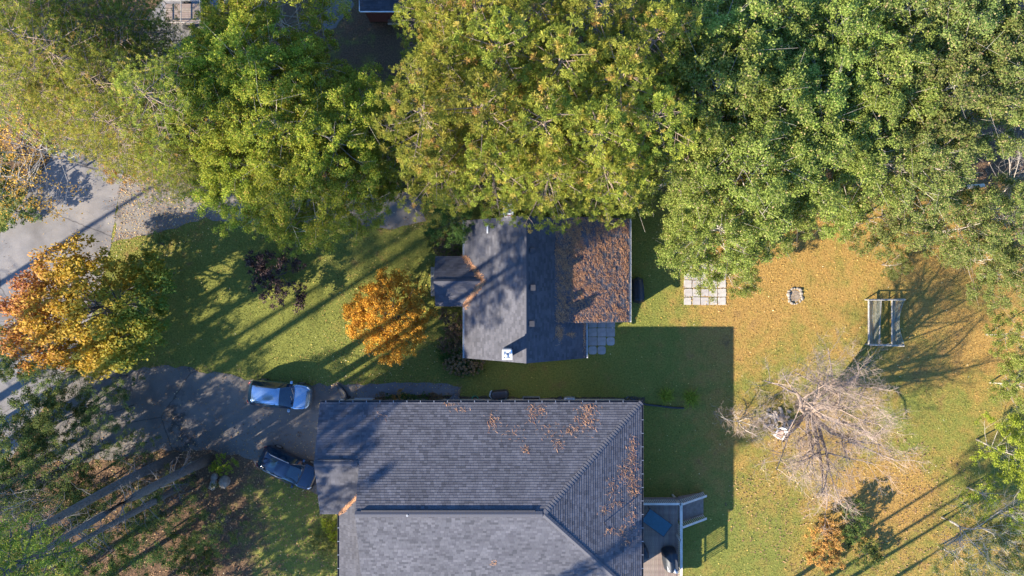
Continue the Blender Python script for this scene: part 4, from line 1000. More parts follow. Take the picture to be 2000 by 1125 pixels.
def pine(seed, H, R, zc, rad, nwh, tuft, nn, per=5, droop=0.0, dens=1.0, fine=1, dead=0):
    """whorled conifer: trunk with limbs, puffs of needles along the outer limbs"""
    r = np.random.default_rng(seed); rr = random.Random(seed)
    mb = MB(); n = 9
    pts = [Vector((0.12 * math.sin(i * 0.7 + seed), 0.12 * math.sin(i * 0.9 + seed * 2), H * i / (n - 1))) for i in range(n)]
    mb.tube(pts, [rad * (1.2 if i == 0 else 1) * (1 - 0.9 * i / (n - 1)) for i in range(n)], 8)
    for k in range(dead):
        z = rr.uniform(0.15 * H, zc); a = rr.uniform(0, 6.28); q = Vector((0, 0, z)); dd = Vector((math.cos(a), math.sin(a), rr.uniform(-0.5, 0.1))); pp_ = [q]
        for i in range(4): dd = (dd + Vector((rr.gauss(0, .2), rr.gauss(0, .2), rr.gauss(-.08, .15)))).normalized(); q = q + dd * rr.uniform(0.3, 0.55); pp_.append(q)
        mb.tube(pp_, [0.035, 0.03, 0.022, 0.016, 0.008], 4, cap=False)
        for i in range(1, 5):
            for _ in range(2): e_ = pp_[i] + Vector((rr.gauss(0, .3), rr.gauss(0, .3), rr.gauss(-.1, .2))); mb.tube([pp_[i], e_], [0.014, 0.006], 3, cap=False)
    cs = []; ax = []
    for k in range(nwh):
        f = k / (nwh - 1); z = zc + (H - 0.3 - zc) * f ** 0.95
        prof = math.sin(math.pi * (0.28 + 0.70 * f)) ** 0.8 if f < 0.999 else 0.1
        Lr = R * max(0.14, prof)
        for j in range(per):
            a = j * 2 * math.pi / per + k * 1.1 + rr.uniform(-0.35, 0.35); ln = Lr * rr.uniform(0.6, 1.12)
            up = (0.55 * f - 0.12 - droop) + rr.uniform(-0.1, 0.1)
            d = Vector((math.cos(a), math.sin(a), up)); base = Vector((0, 0, z)); side = Vector((-math.sin(a), math.cos(a), 0))
            tip = base + d * ln; midp = base.lerp(tip, 0.55) + Vector((0, 0, -0.10 * ln * (1 - f)))
            w0 = 0.02 + 0.045 * (1 - f)
            mb.tube([base, midp, tip], [w0, w0 * 0.7, w0 * 0.25], 4, cap=False)
            nt_ = max(3, int(ln * 4.6 * dens))
            for q in range(nt_):
                t = 0.30 + 0.72 * (q + rr.random()) / nt_
                pnt = (base.lerp(midp, t / 0.55) if t < 0.55 else midp.lerp(tip, (t - 0.55) / 0.45))
                lat = (1.05 - abs(t - 0.6)) * ln * 0.36
                for sgn in ((-1, 1) if rr.random() < 0.85 else (rr.choice((-1, 1)),)):
                    off = rr.uniform(0.15, 1.0) * lat
                    c = pnt + side * sgn * off + d * (off * 0.5) + Vector((0, 0, rr.uniform(-0.10, 0.22)))
                    if fine and rr.random() < 0.35: mb.tube([pnt, c], [w0 * 0.3 + 0.004, 0.007], 3, cap=False)
                    cs.append(tuple(c)); o = (side * sgn * 0.6 + d * 0.7 + Vector((0, 0, 0.6))).normalized(); ax.append(tuple(o))
            cs.append(tuple(tip)); ax.append(tuple((d + Vector((0, 0, 0.4))).normalized()))
    cs = np.array(cs); ax = np.array(ax)
    V, F = tuft_tris(cs, ax, tuft * r.uniform(0.75, 1.3, len(cs)), r, nn)
    return mb.mesh('trunk', None, True), np_mesh('crown', V, F)

def slot(o, mat):
    if not o.data.materials: o.data.materials.append(None)
    o.material_slots[0].link = 'OBJECT'; o.material_slots[0].material = mat

TYPES = {}
def leaf_type(key, n, H, R, z0, nl, lr, nleaf, size, rad, twigs=1, flat=0.62):
    out = []
    for i in range(n):
        V, F, L = leaf_crown(hash_(key) + i, R, z0, H, nl, lr, nleaf, size, flat)
        out.append((trunk_mesh(hash_(key) + i, H * 0.9, rad, L, twigs=twigs), np_mesh('crown', V, F)))
    TYPES[key] = (out, H, R)
def hash_(s): return sum(ord(ch) * (i + 3) for i, ch in enumerate(s)) % 9973
TYPES['pine'] = ([pine(100 + i, 16.5, 3.5, 7.2, 0.19, 10, 0.235, 36, dens=0.7) for i in range(4)], 16.5, 3.6)
TYPES['spruce'] = ([pine(140 + i, 17.5, 3.8, 5.5, 0.21, 15, 0.155, 16, per=7, droop=0.12, dens=1.35) for i in range(3)], 17.5, 3.8)
TYPES['tall'] = ([pine(180 + i, 21.0, 1.15, 9.0, 0.26, 13, 0.26, 12, dens=1.1, per=4) for i in range(3)], 21.0, 1.5)
TYPES['mast'] = ([pine(190 + i, 27.0, 2.7, 19.5, 0.36, 8, 0.28, 14, dens=0.9, dead=26) for i in range(3)], 27.0, 2.7)
leaf_type('ash', 4, 13.5, 3.7, 4.0, 34, 0.9, 44000, 0.108, 0.17, 2)
leaf_type('maple', 4, 12.5, 4.0, 3.2, 29, 1.08, 46000, 0.122, 0.19, 2)
leaf_type('scrub', 3, 7.0, 2.6, 1.4, 13, 0.95, 19000, 0.105, 0.08, 4)
leaf_type('sparse', 2, 8.0, 2.8, 1.8, 14, 0.95, 8500, 0.11, 0.08, 7)
leaf_type('birch', 3, 8.5, 4.0, 2.0, 16, 1.3, 2000, 0.13, 0.06, 9)
leaf_type('bush', 3, 2.2, 1.5, 0.3, 9, 0.6, 5500, 0.11, 0.045, 2)
leaf_type('lowmaple', 2, 6.2, 3.5, 1.5, 30, 1.05, 30000, 0.15, 0.14, 1)

count = {}
def plant(name, kind, mat, u, v, s=1.0, label='', cat='tree', group=None, sz=None, bark='bark', base=False, rz=None, hc=0.62):
    meshes, H, R = TYPES[kind]
    sz = sz or s
    loc = at(u, v, 0 if base else H * sz * hc)
    i = count.get(kind, 0); count[kind] = i + 1
    tm, cm = meshes[i % len(meshes)]
    t = thing(name, label, cat, (loc.x, loc.y, -0.03), random.uniform(0, 6.28) if rz is None else rz, group)
    a = link('trunk', tm, t, scale=(s, s, sz)); slot(a, M[bark])
    b = link('crown', cm, t, scale=(s, s, sz)); slot(b, M[mat])
    return t

# ------------------------------------------------------------------ vegetation: the plants in view
G1 = 'tall pines behind the small house'
PINES = [(870, 50, 0.85, 'olive green pine at the top edge beside the small plank deck'), (925, 20, 1.0, 'olive green pine at the top edge above the hidden grey roof, left one'),
 (1040, 45, 0.95, 'olive green pine at the top edge above the hidden grey roof, middle one'), (1150, 55, 1.0, 'olive green pine at the top edge above the hidden grey roof, right one'),
 (1255, 115, 0.95, 'olive green pine touching the broadleaf trees near the top edge'), (888, 165, 0.92, 'olive green pine covering the left end of the hidden grey roof'),
 (978, 140, 1.0, 'olive green pine over the middle of the hidden grey roof'), (1088, 165, 1.0, 'olive green pine over the hidden roof, right of its middle'),
 (1190, 190, 1.0, 'olive green pine over the right end of the hidden grey roof'), (838, 250, 1.0, 'olive green pine in the third row, above the gravel patch'),
 (948, 245, 1.0, 'olive green pine in the third row, above the brick chimney'), (1055, 265, 1.0, 'olive green pine in the third row, above the ridge of the small house'),
 (1160, 285, 1.0, 'olive green pine in the third row, above the lean-to'), (1255, 255, 0.95, 'olive green pine in the third row beside the broadleaf trees'),
 (862, 335, 0.82, 'front olive pine nearest the gravel patch'), (962, 330, 0.85, 'front olive pine just behind the brick chimney'),
 (1068, 352, 0.86, 'front olive pine overhanging the ridge of the small house'), (1172, 345, 0.85, 'front olive pine behind the top edge of the lean-to')]
for u, v, s, lab in PINES: plant('pine_tree', 'pine', 'needle', u, v, s, lab, group=G1, bark='bark_pine')
SPR = [(40, 40, 1.0, 'dark conifer in the top left corner'), (150, 25, 1.0, 'dark conifer at the top edge, second from the corner'), (215, 50, 0.82, 'dark conifer at the top edge left of the trailer'),
 (50, 145, 1.0, 'dark conifer at the left edge above the yellow birch'), (160, 130, 1.0, 'dark conifer above the road, between the corner and the trailer'), (262, 195, 0.88, 'dark conifer below the utility trailer'),
 (178, 218, 0.78, 'dark conifer leaning over the road above the leaf strewn gravel'), (285, 265, 0.9, 'dark conifer directly above the leaf strewn gravel'), (360, 225, 0.95, 'dark conifer beside the lime green trees'), (372, 312, 0.75, 'smallest dark conifer at the right end of the leaf strewn gravel')]
for u, v, s, lab in SPR: plant('conifer_tree', 'spruce', 'needle_dark' if (u > 100 and u < 300 and v < 60) else 'needle', u, v, s, lab, group='dark conifers over the road', bark='bark_pine')
ASH = [(482, 75, 0.85, 'lime green tree right of the utility trailer'), (548, 30, 0.95, 'lime green tree at the top edge left of the shed'), (432, 188, 0.95, 'lime green tree beside the dark conifers'),
 (530, 160, 1.0, 'lime green tree below the one left of the shed'), (632, 222, 0.9, 'lime green tree below the rusty clearing'), (728, 240, 0.85, 'lime green tree between the rusty clearing and the pines'),
 (455, 265, 1.0, 'lime green tree above the end of the leaf strewn gravel'), (565, 265, 1.05, 'lime green tree in the middle of the lime green grove'), (672, 295, 1.0, 'lime green tree above the dark plum shrub, right side'),
 (500, 355, 0.9, 'lime green tree over the gravel drive, left one'), (600, 370, 0.95, 'lime green tree over the gravel drive, middle one'), (690, 370, 0.8, 'lime green tree over the gravel drive, right one'), (740, 300, 0.75, 'slim lime green tree touching the pines'), (575, 420, 0.6, 'low lime green tree overhanging the plum shrub')]
for u, v, s, lab in ASH: plant('broadleaf_tree', 'ash', 'leaf_lime', u, v, s, lab, group='lime green trees left of the pines', bark='bark_pale')
MAP = [(1378, 85, 1.1, 'leaf_green', 'green tree at the top, first beside the pines'), (1490, 60, 1.0, 'leaf_green', 'green tree at the top edge, second from the pines'), (1605, 75, 1.0, 'leaf_green', 'green tree at the top edge, third from the pines'),
 (1725, 50, 1.0, 'leaf_olive', 'brown flecked tree at the top edge'), (1845, 70, 1.0, 'leaf_olive', 'brown flecked tree at the top edge near the right corner'), (1960, 60, 1.0, 'leaf_olive', 'brown flecked tree in the top right corner'),
 (1372, 195, 1.12, 'leaf_green', 'green tree in the second row beside the pines'), (1455, 190, 1.05, 'leaf_green', 'bright green tree in the second row'), (1570, 200, 1.0, 'leaf_green', 'green tree in the second row above the lawn gap'),
 (1690, 175, 1.0, 'leaf_green', 'green tree in the second row below the brown flecked one'), (1800, 195, 1.0, 'leaf_olive', 'olive tree in the second row on the right'), (1920, 190, 1.0, 'leaf_olive', 'olive tree above the grey dead brush'),
 (1330, 335, 0.95, 'leaf_green', 'green tree shading the grill beside the lean-to'), (1435, 330, 1.05, 'leaf_green', 'big bright green tree above the pale pavers'), (1550, 320, 1.0, 'leaf_green', 'green tree above the small fire ring'),
 (1660, 300, 0.95, 'leaf_green', 'green tree right of the one above the fire ring'), (1770, 315, 0.9, 'leaf_olive', 'olive tree above the netted enclosure'), (1398, 448, 0.85, 'leaf_green', 'low green tree leaning over the pale pavers'), (1500, 415, 0.7, 'leaf_green', 'low green tree between the pavers and the fire ring')]
for u, v, s, mt, lab in MAP: plant('broadleaf_tree', 'maple', mt, u, v, s, lab, group='green trees on the right', bark='bark_pale')
SCR = [('scrub', 'leaf_green', 1345, 470, 0.75, 'low green branches hanging beside the pale pavers'), ('scrub', 'leaf_green', 1426, 526, 0.85, 'small green tree at the right side of the pale pavers'),
 ('scrub', 'leaf_green', 1622, 410, 0.85, 'small green tree at the edge of the rusty leaf carpet'), ('scrub', 'leaf_olive', 1725, 425, 1.0, 'small olive tree behind the dark bush'), ('scrub', 'leaf_olive', 1800, 405, 1.0, 'small olive tree left of the fallen log'),
 ('scrub', 'leaf_olive', 1880, 440, 1.0, 'small olive tree below the fallen log'), ('scrub', 'leaf_olive', 1965, 420, 1.0, 'small olive tree below the grey dead brush'), ('scrub', 'leaf_olive', 1930, 510, 0.8, 'small olive tree at the end of the long tree shadows'),
 ('scrub', 'leaf_olive', 1990, 540, 0.9, 'small olive tree on the right edge above the lawn'), ('scrub', 'leaf_green', 1995, 660, 0.8, 'green scrub tree on the right edge level with the netted enclosure'), ('scrub', 'leaf_green', 1998, 760, 0.75, 'green scrub tree on the right edge level with the bare tree'),
 ('scrub', 'leaf_chart', 1975, 880, 0.8, 'yellow-green scrub tree on the right edge'), ('sparse', 'leaf_chart', 1965, 985, 0.8, 'thin yellow leaved tree near the right edge'), ('scrub', 'leaf_olive', 1985, 1065, 0.85, 'olive scrub tree in the bottom right corner'), ('sparse', 'leaf_olive', 1895, 1105, 0.7, 'thin twiggy tree at the bottom edge near the right corner'),
 ('scrub', 'leaf_shade', 1330, 20, 1.2, 'dark tree filling the gap at the top between pines and maples'), ('scrub', 'leaf_olive', 1750, 515, 0.42, 'dark green bush above the netted enclosure')]
for kd, mt, u, v, s, lab in SCR: plant('scrub_tree', kd, mt, u, v, s, lab, group='scrub at the edge of the wood', bark='bark_pale')
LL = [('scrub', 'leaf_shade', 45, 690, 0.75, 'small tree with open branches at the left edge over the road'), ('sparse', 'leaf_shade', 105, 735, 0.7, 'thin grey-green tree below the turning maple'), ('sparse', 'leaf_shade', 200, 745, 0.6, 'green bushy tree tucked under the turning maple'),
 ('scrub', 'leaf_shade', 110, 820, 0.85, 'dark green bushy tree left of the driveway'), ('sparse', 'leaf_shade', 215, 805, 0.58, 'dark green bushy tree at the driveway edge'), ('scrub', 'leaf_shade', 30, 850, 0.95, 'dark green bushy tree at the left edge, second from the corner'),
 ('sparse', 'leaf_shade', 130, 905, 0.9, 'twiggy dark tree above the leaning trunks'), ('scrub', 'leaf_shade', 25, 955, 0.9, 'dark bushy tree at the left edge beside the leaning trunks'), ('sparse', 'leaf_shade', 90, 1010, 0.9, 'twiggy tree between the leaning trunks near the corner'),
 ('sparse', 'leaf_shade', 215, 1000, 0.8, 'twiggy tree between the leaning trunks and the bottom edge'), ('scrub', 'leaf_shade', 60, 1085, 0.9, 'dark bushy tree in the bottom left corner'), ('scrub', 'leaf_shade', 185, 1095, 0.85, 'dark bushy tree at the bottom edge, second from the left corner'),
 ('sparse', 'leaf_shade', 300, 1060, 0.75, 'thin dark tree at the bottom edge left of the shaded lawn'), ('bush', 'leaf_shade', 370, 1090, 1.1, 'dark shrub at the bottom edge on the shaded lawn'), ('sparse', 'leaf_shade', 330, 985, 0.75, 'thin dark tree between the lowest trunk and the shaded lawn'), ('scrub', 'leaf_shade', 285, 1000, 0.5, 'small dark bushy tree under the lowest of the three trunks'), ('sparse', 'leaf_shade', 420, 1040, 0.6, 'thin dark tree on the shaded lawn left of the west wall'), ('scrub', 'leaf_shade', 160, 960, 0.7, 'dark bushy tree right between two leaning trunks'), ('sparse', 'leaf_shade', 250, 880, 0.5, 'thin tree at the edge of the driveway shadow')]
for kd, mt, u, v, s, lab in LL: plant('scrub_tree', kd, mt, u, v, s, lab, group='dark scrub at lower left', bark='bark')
# tall leaning-looking trunks: upright trees seen from high above
for u, v, s, lab in [(346, 892, 1.0, 'tall grey trunk tree, upper of the three by the boulders'), (410, 893, 0.98, 'tall grey trunk tree, middle of the three by the boulders'), (376, 932, 0.8, 'tall grey trunk tree, lower and shortest of the three by the boulders')]:
    plant('tall_pine', 'mast', 'needle_dark', u, v, s, lab, group='tall pines by the boulders', bark='bark', base=True)
# the same wood goes on beyond the frame; its long shadows cross the drive and lawn
for k, (u, v, s, kd) in enumerate([(190, 1135, 1.12, 'pine'), (-20, 1215, 0.9, 'mast'), (-160, 985, 1.02, 'mast'), (-200, 1075, 1.06, 'mast'), (700, 1330, 0.95, 'tall'), (645, 1350, 0.9, 'tall'), (-300, 960, 1.05, 'mast'), (-190, 830, 1.0, 'mast'), (-330, 760, 0.85, 'mast'), (-120, 905, 1.0, 'mast'), (120, 1290, 1.0, 'tall'), (-60, 1150, 0.62, 'mast'), (-165, 1092, 1.3, 'mast'), (-240, 1030, 1.3, 'mast'), (1395, 1268, 0.62, 'mast'), (1450, 1262, 0.6, 'mast'), (1375, 1238, 0.6, 'mast'), (1520, 1270, 0.6, 'mast'), (330, 1205, 0.36, 'tall'), (420, 1232, 0.34, 'tall'), (250, 1185, 0.38, 'tall'), (505, 1228, 0.3, 'tall'), (300, 1240, 0.75, 'ash'), (405, 1238, 0.55, 'ash'), (220, 1195, 0.7, 'ash')]):
    plant('tall_pine', kd, 'needle_dark', u, v, s, 'tall pine standing outside the lower edge or left edge, seen only by its shadow', group='pines outside the picture', bark='bark', base=True)

# single garden trees
tm_ = plant('turning_maple', 'lowmaple', 'leaf_turning', 190, 604, 1.5, 'large maple turning from red through gold to green over the road', sz=1.15, rz=0.0)
for ch in tm_.children: ch.scale = (1.72, 1.26, 1.15)
plant('golden_maple', 'lowmaple', 'leaf_gold', 756, 618, 0.82, 'round golden orange maple on the front lawn', sz=0.8, rz=1.0)
plant('plum_shrub', 'bush', 'leaf_purple', 541, 532, 1.35, 'dark purple leaved shrub in the shade of the lawn', 'shrub', sz=1.3)
plant('cedar_shrub', 'scrub', 'leaf_cedar', 880, 428, 0.72, 'dense dark green cedar at the corner of the small house', 'shrub', sz=0.55)
plant('barberry_shrub', 'bush', 'leaf_rust', 884, 630, 0.62, 'purple brown shrub against the small house wall, upper one', 'shrub', sz=0.75)
plant('barberry_shrub', 'bush', 'leaf_rust', 882, 668, 0.58, 'purple brown shrub against the small house wall, lower one', 'shrub', sz=0.7)
plant('round_shrub', 'bush', 'leaf_cedar', 868, 688, 0.42, 'small green shrub between the purple shrubs and the hydrangea', 'shrub', sz=0.5)
plant('shade_shrub', 'bush', 'leaf_rust', 880, 488, 0.62, 'dark brown shrub above the porch roof', 'shrub', sz=0.6)
plant('shade_shrub', 'bush', 'leaf_shade', 850, 470, 0.55, 'low green shrub beside the cedar', 'shrub', sz=0.5)
plant('lime_shrub', 'bush', 'leaf_chart', 432, 906, 0.52, 'small yellow-green shrub at the driveway edge', 'shrub', sz=0.6)
plant('lime_shrub', 'bush', 'leaf_chart', 652, 1035, 0.55, 'yellow-green shrub against the west wall of the large house', 'shrub', sz=0.8)
plant('lime_shrub', 'bush', 'leaf_olive', 628, 1060, 0.6, 'olive shrub below the yellow-green one at the west wall', 'shrub', sz=0.5)
plant('orange_shrub', 'bush', 'leaf_orange', 1620, 1050, 0.75, 'orange shrub at the bottom right, upper of two', 'shrub', sz=1.0)
plant('orange_shrub', 'bush', 'leaf_orange', 1612, 1092, 0.72, 'orange shrub at the bottom right, lower of two', 'shrub', sz=0.9)
plant('grey_shrub', 'bush', 'leaf_shade', 1670, 1022, 0.8, 'dark grey-green shrub beside the orange shrubs', 'shrub', sz=0.9)
plant('green_shrub', 'bush', 'leaf_shade', 1692, 1085, 0.75, 'bright green low shrub at the bottom right', 'shrub', sz=0.6)
plant('roadside_bush', 'bush', 'leaf_shade', 8, 410, 1.2, 'dark bush at the left edge of the road', 'shrub', sz=1.2)
plant('roadside_bush', 'bush', 'leaf_shade', -25, 330, 1.5, 'dark bush under the yellow birch on the left edge', 'shrub', sz=1.4)
plant('roadside_bush', 'bush', 'leaf_olive', 310, 478, 0.62, 'low sunlit bush between the turning maple and the gravel', 'shrub', sz=0.55)
plant('yellow_birch', 'birch', 'leaf_yellow', 60, 292, 1.1, 'sparse yellow birch with white branches above the road', bark='birch', rz=0.4)
plant('yellow_birch', 'sparse', 'leaf_yellow', 240, 322, 0.55, 'small yellow birch between the dark conifers and the gravel', bark='birch', rz=2.0)
plant('yellow_birch', 'birch', 'leaf_yellow', 0, 345, 0.8, 'sparse yellow birch on the left edge', bark='birch', rz=4.0)
for k, (u, mt, s, lab) in enumerate([(745, 'leaf_rust', 0.3, 'tan withered plant in the bed, leftmost'), (762, 'leaf_cedar', 0.24, 'small green plant left of the orange one in the bed'), (777, 'leaf_orange', 0.34, 'orange brown plant in the bed'), (798, 'leaf_cedar', 0.34, 'green plant right of the orange one in the bed'), (828, 'leaf_cedar', 0.28, 'green plant in the middle of the bed'), (852, 'leaf_rust', 0.36, 'tan withered plant at the right end of the bed')]):
    plant('bed_plant', 'bush', mt, u, 779.5, s, lab, 'plant', 'plants in the bed along the house', sz=s * 1.1)

# hydrangea: leaves and round flower heads
c = at(905, 712, 0.7); t = thing('hydrangea', 'hydrangea with faded round flower heads at the house corner', 'shrub', (c.x, c.y, 0))
V, F, L = leaf_crown(77, 1.05, 0.1, 0.95, 9, 0.45, 2500, 0.13); hl = link('crown', np_mesh('crown', V * np.array([1.35, 0.8, 1]), F), t); slot(hl, M['leaf_shade'])
slot(link('trunk', trunk_mesh(77, 0.7, 0.05, L), t), M['bark'])
rb = np.random.default_rng(3)
def head_mesh(s):
    d = unit(rb.normal(size=(70, 3)) + np.array([0, 0, 0.2])); V, F = leaf_quads(d * s * rb.uniform(0.8, 1.05, (70, 1)), d + rb.normal(size=(70, 3)) * 0.3, np.full(70, s * 0.75), rb); return np_mesh('flower_head', V, F, M['flower'])
heads = [head_mesh(s) for s in (0.10, 0.12, 0.085)]
for k in range(85):
    a_ = k * 2.4; f = math.sqrt((k + 0.5) / 85)
    link('flower_head', heads[k % 3], t, loc=(1.55 * f * math.cos(a_) + random.uniform(-.08, .08), 0.85 * f * math.sin(a_) + random.uniform(-.08, .08), 1.0 - 0.5 * f * f + random.uniform(-.06, .06)))

# daylilies / fern clumps
def blade_clump(name, u, v, R, lab, n=150, mat='leaf_cedar'):
    r = np.random.default_rng(int(u)); V = []; F = []
    for k in range(n):
        a = r.uniform(0, 6.28); ln = R * r.uniform(0.5, 1.0); d = np.array([math.cos(a), math.sin(a)]); s = np.array([-d[1], d[0]]) * 0.022
        b0 = len(V); o = r.normal(size=2) * R * 0.18
        for q in range(5):
            f = q / 4; x = o + d * ln * f; z = 0.75 * R * math.sin(math.pi * 0.8 * f) ; wv = s * (1 - f * 0.9)
            V += [(x[0] - wv[0], x[1] - wv[1], z), (x[0] + wv[0], x[1] + wv[1], z)]
        for q in range(4): F.append((b0 + 2 * q, b0 + 2 * q + 1, b0 + 2 * q + 3, b0 + 2 * q + 2))
    c = at(u, v, 0.2); t = thing(name, lab, 'plant', (c.x, c.y, 0), group='daylily clumps by the drain pipe')
    slot(link('blades', np_mesh('blades', V, F), t), M[mat])
blade_clump('daylily', 1300, 772, 0.75, 'daylily clump in shade, left of the pair by the drain pipe', mat='leaf_chart')
blade_clump('daylily', 1348, 776, 0.85, 'daylily clump in shade, right of the pair by the drain pipe', mat='leaf_chart')

# ------------------------------------------------------------------ bare trees
def bare(seed, H, spread, rad, nmain, depth, lean=(0, 0), droop=0.0, fork=0.18):
    r = random.Random(seed); tr = MB(); tw = MB()
    base = Vector((0, 0, 0)); fk = Vector((lean[0] * 0.15, lean[1] * 0.15, H * fork))
    tr.tube([base, base.lerp(fk, 0.5) + Vector((0.05, 0, 0)), fk], [rad * 1.3, rad, rad * 0.9], 9)
    def grow(p, d, ln, w, lev):
        n = 4; pts = [p]; q = p.copy(); dd = d.copy()
        for i in range(n):
            dd = (dd + Vector((r.gauss(0, .16), r.gauss(0, .16), r.gauss(0.03 - droop * lev, .13)))).normalized(); q = q + dd * ln / n; pts.append(q.copy())
        mb = tr if lev <= 1 else tw
        mb.tube(pts, [w * (1 - 0.55 * i / n) for i in range(n + 1)], 6 if lev < 2 else 3, cap=False)
        if lev >= depth: return
        nb_ = (6, 6, 5, 5)[min(lev, 3)]
        for k in range(nb_):
            f = r.uniform(0.3, 1.0); i = min(n - 1, int(f * n)); s = pts[i].lerp(pts[i + 1], f * n - i)
            nd = (dd * 0.75 + Vector((r.gauss(0, .62), r.gauss(0, .62), r.gauss(0.1 - droop, .42)))).normalized()
            grow(s, nd, ln * r.uniform(0.45, 0.66), max(0.0055, w * 0.33), lev + 1)
    for k in range(nmain):
        a = k * 2 * math.pi / nmain + r.uniform(-.3, .3)
        d = Vector((math.cos(a) * spread + lean[0], math.sin(a) * spread + lean[1], r.uniform(0.8, 1.25))).normalized()
        grow(fk, d, H * r.uniform(0.42, 0.62), rad * r.uniform(0.44, 0.62), 0)
    return tr, tw
c = at(1562, 792); t = thing('bare_tree', 'large leafless tree with pale twigs over the rock pile', 'tree', (c.x, c.y, 0))
tr_, tw_ = bare(31, 9.2, 0.78, 0.32, 11, 4, lean=(-0.06, -0.26)); tr_.build('trunk', M['bark_pine'], t, True); tag(tw_.build('twigs', M['twig'], t), kind='stuff')
c = at(1440, 822); t = thing('bare_shrub', 'grey leafless shrub at the edge of the house shadow', 'shrub', (c.x, c.y, 0))
tr_, tw_ = bare(9, 3.2, 0.8, 0.07, 6, 3, fork=0.06); tr_.build('stems', M['bark_pale'], t, True); tag(tw_.build('twigs', M['twig'], t), kind='stuff')
c = at(1905, 415); t = thing('dead_brush', 'tangle of grey dead brush near the right edge', 'tree', (c.x, c.y, 0))
tr_, tw_ = bare(12, 7.5, 0.5, 0.12, 5, 3, lean=(0.1, 0.1)); tr_.build('trunk', M['bark_pale'], t, True); tag(tw_.build('twigs', M['bark_pale'], t), kind='stuff')
c = at(1840, 1010); t = thing('bare_sapling', 'leafless sapling at the bottom right behind the thin trees', 'tree', (c.x, c.y, 0))
tr_, tw_ = bare(15, 6.5, 0.4, 0.08, 4, 3, fork=0.3); tr_.build('trunk', M['bark_pale'], t, True); tag(tw_.build('twigs', M['bark_pale'], t), kind='stuff')
c = at(150, 950); t = thing('bare_sapling', 'grey leafless tree among the leaning trunks at lower left', 'tree', (c.x, c.y, 0))
tr_, tw_ = bare(16, 8.0, 0.4, 0.09, 5, 3, fork=0.35); tr_.build('trunk', M['bark_pale'], t, True); tag(tw_.build('twigs', M['bark'], t), kind='stuff')
a_ = at(1850, 372, 0.3); b_ = at(1922, 362, 0.3); t = thing('fallen_log', 'pale fallen log lying in the scrub on the right', 'log', (a_.x, a_.y, 0)); MB().tube([(0, 0, 0.3), ((b_ - a_).x * 0.5, (b_ - a_).y * 0.5 + 0.05, 0.33), ((b_ - a_).x, (b_ - a_).y, 0.28)], [0.2, 0.18, 0.13], 9).build('log', M['bark_pale'], t, True)

# ------------------------------------------------------------------ small stuff: grass, fallen leaves, needles
def inside(poly, x, y):
    r = np.zeros(len(x), bool); n = len(poly)
    for i in range(n):
        x0, y0 = poly[i]; x1, y1 = poly[(i + 1) % n]
        c_ = ((y0 > y) != (y1 > y)); xi = (x1 - x0) * (y - y0) / ((y1 - y0) if y1 != y0 else 1e-9) + x0
        r ^= c_ & (x < xi)
    return r
def houses(x, y):
    m = (x > -12.3) & (x < 8.1) & (y < -8.2); m |= (x > LX + .3) & (x < RXE) & (y > Y0 + .3) & (y < Y1 - .3); m |= (x > 3) & (x < LE - .4) & (y > LY0 + .3) & (y < LY1 - .3); m |= (x > 8) & (x < 11.8) & (y < -15)
    return m
def rect(u0, v0, u1, v1): return [xy(u0, v1), xy(u1, v1), xy(u1, v0), xy(u0, v0)]
PADS = [rect(1333, 496, 1418, 597), rect(1148, 627, 1203, 693)]
def scatter(n, seed, x0=-40, x1=40, y0=-23, y1=16):
    r = np.random.default_rng(seed); return r, r.uniform(x0, x1, n), r.uniform(y0, y1, n)
# grass blades
r, x, y = scatter(330000, 1)
paved = inside(ROAD, x, y) | inside(DRIVE, x, y) | inside(GRAV, x, y) | inside(PATH, x, y) | houses(x, y)
for q in PADS: paved |= inside(q, x, y)
wood = ((x < -14) & (y < -9.5 - 0.3 * np.sin(x))) | (y > 7.5)
keep = ~paved & ~(wood & (r.uniform(size=len(x)) < 0.75)); x = x[keep]; y = y[keep]; n = len(x)
hgt = r.uniform(0.03, 0.085, n); a = r.uniform(0, 6.28, n); ln = r.uniform(0.03, 0.10, n); wv = r.uniform(0.012, 0.028, n)
dx, dy = np.cos(a), np.sin(a)
V = np.stack([np.stack([x - dy * wv, y + dx * wv, np.zeros(n)], 1), np.stack([x + dy * wv, y - dx * wv, np.zeros(n)], 1), np.stack([x + dx * ln, y + dy * ln, hgt], 1)], 1).reshape(-1, 3)
def grass_material():
    m = M['ground'].copy(); m.name = 'grass_blades'; n_ = m.node_tree
    b_ = n_.nodes['Principled BSDF']; src = b_.inputs['Base Color'].links[0].from_socket
    gi = n_.nodes.new('ShaderNodeNewGeometry'); rp = ramp(n_, [(0.0, (0.55, 0.6, 0.55)), (0.5, (1.0, 1.0, 1.0)), (1.0, (1.5, 1.42, 1.3))]); n_.links.new(gi.outputs['Random Per Island'], rp.inputs['Fac'])
    n_.links.new(mix(n_, src, rp.outputs['Color'], 1.0, 'MULTIPLY'), b_.inputs['Base Color'])
    for nd in n_.nodes:
        if nd.type == 'BUMP':
            for l in list(nd.outputs['Normal'].links): n_.links.remove(l)
    return m
tag(link('grass', np_mesh('grass', V, np.arange(3 * n).reshape(-1, 3), grass_material())), 'short mown autumn grass over the whole lawn', 'grass', kind='stuff')

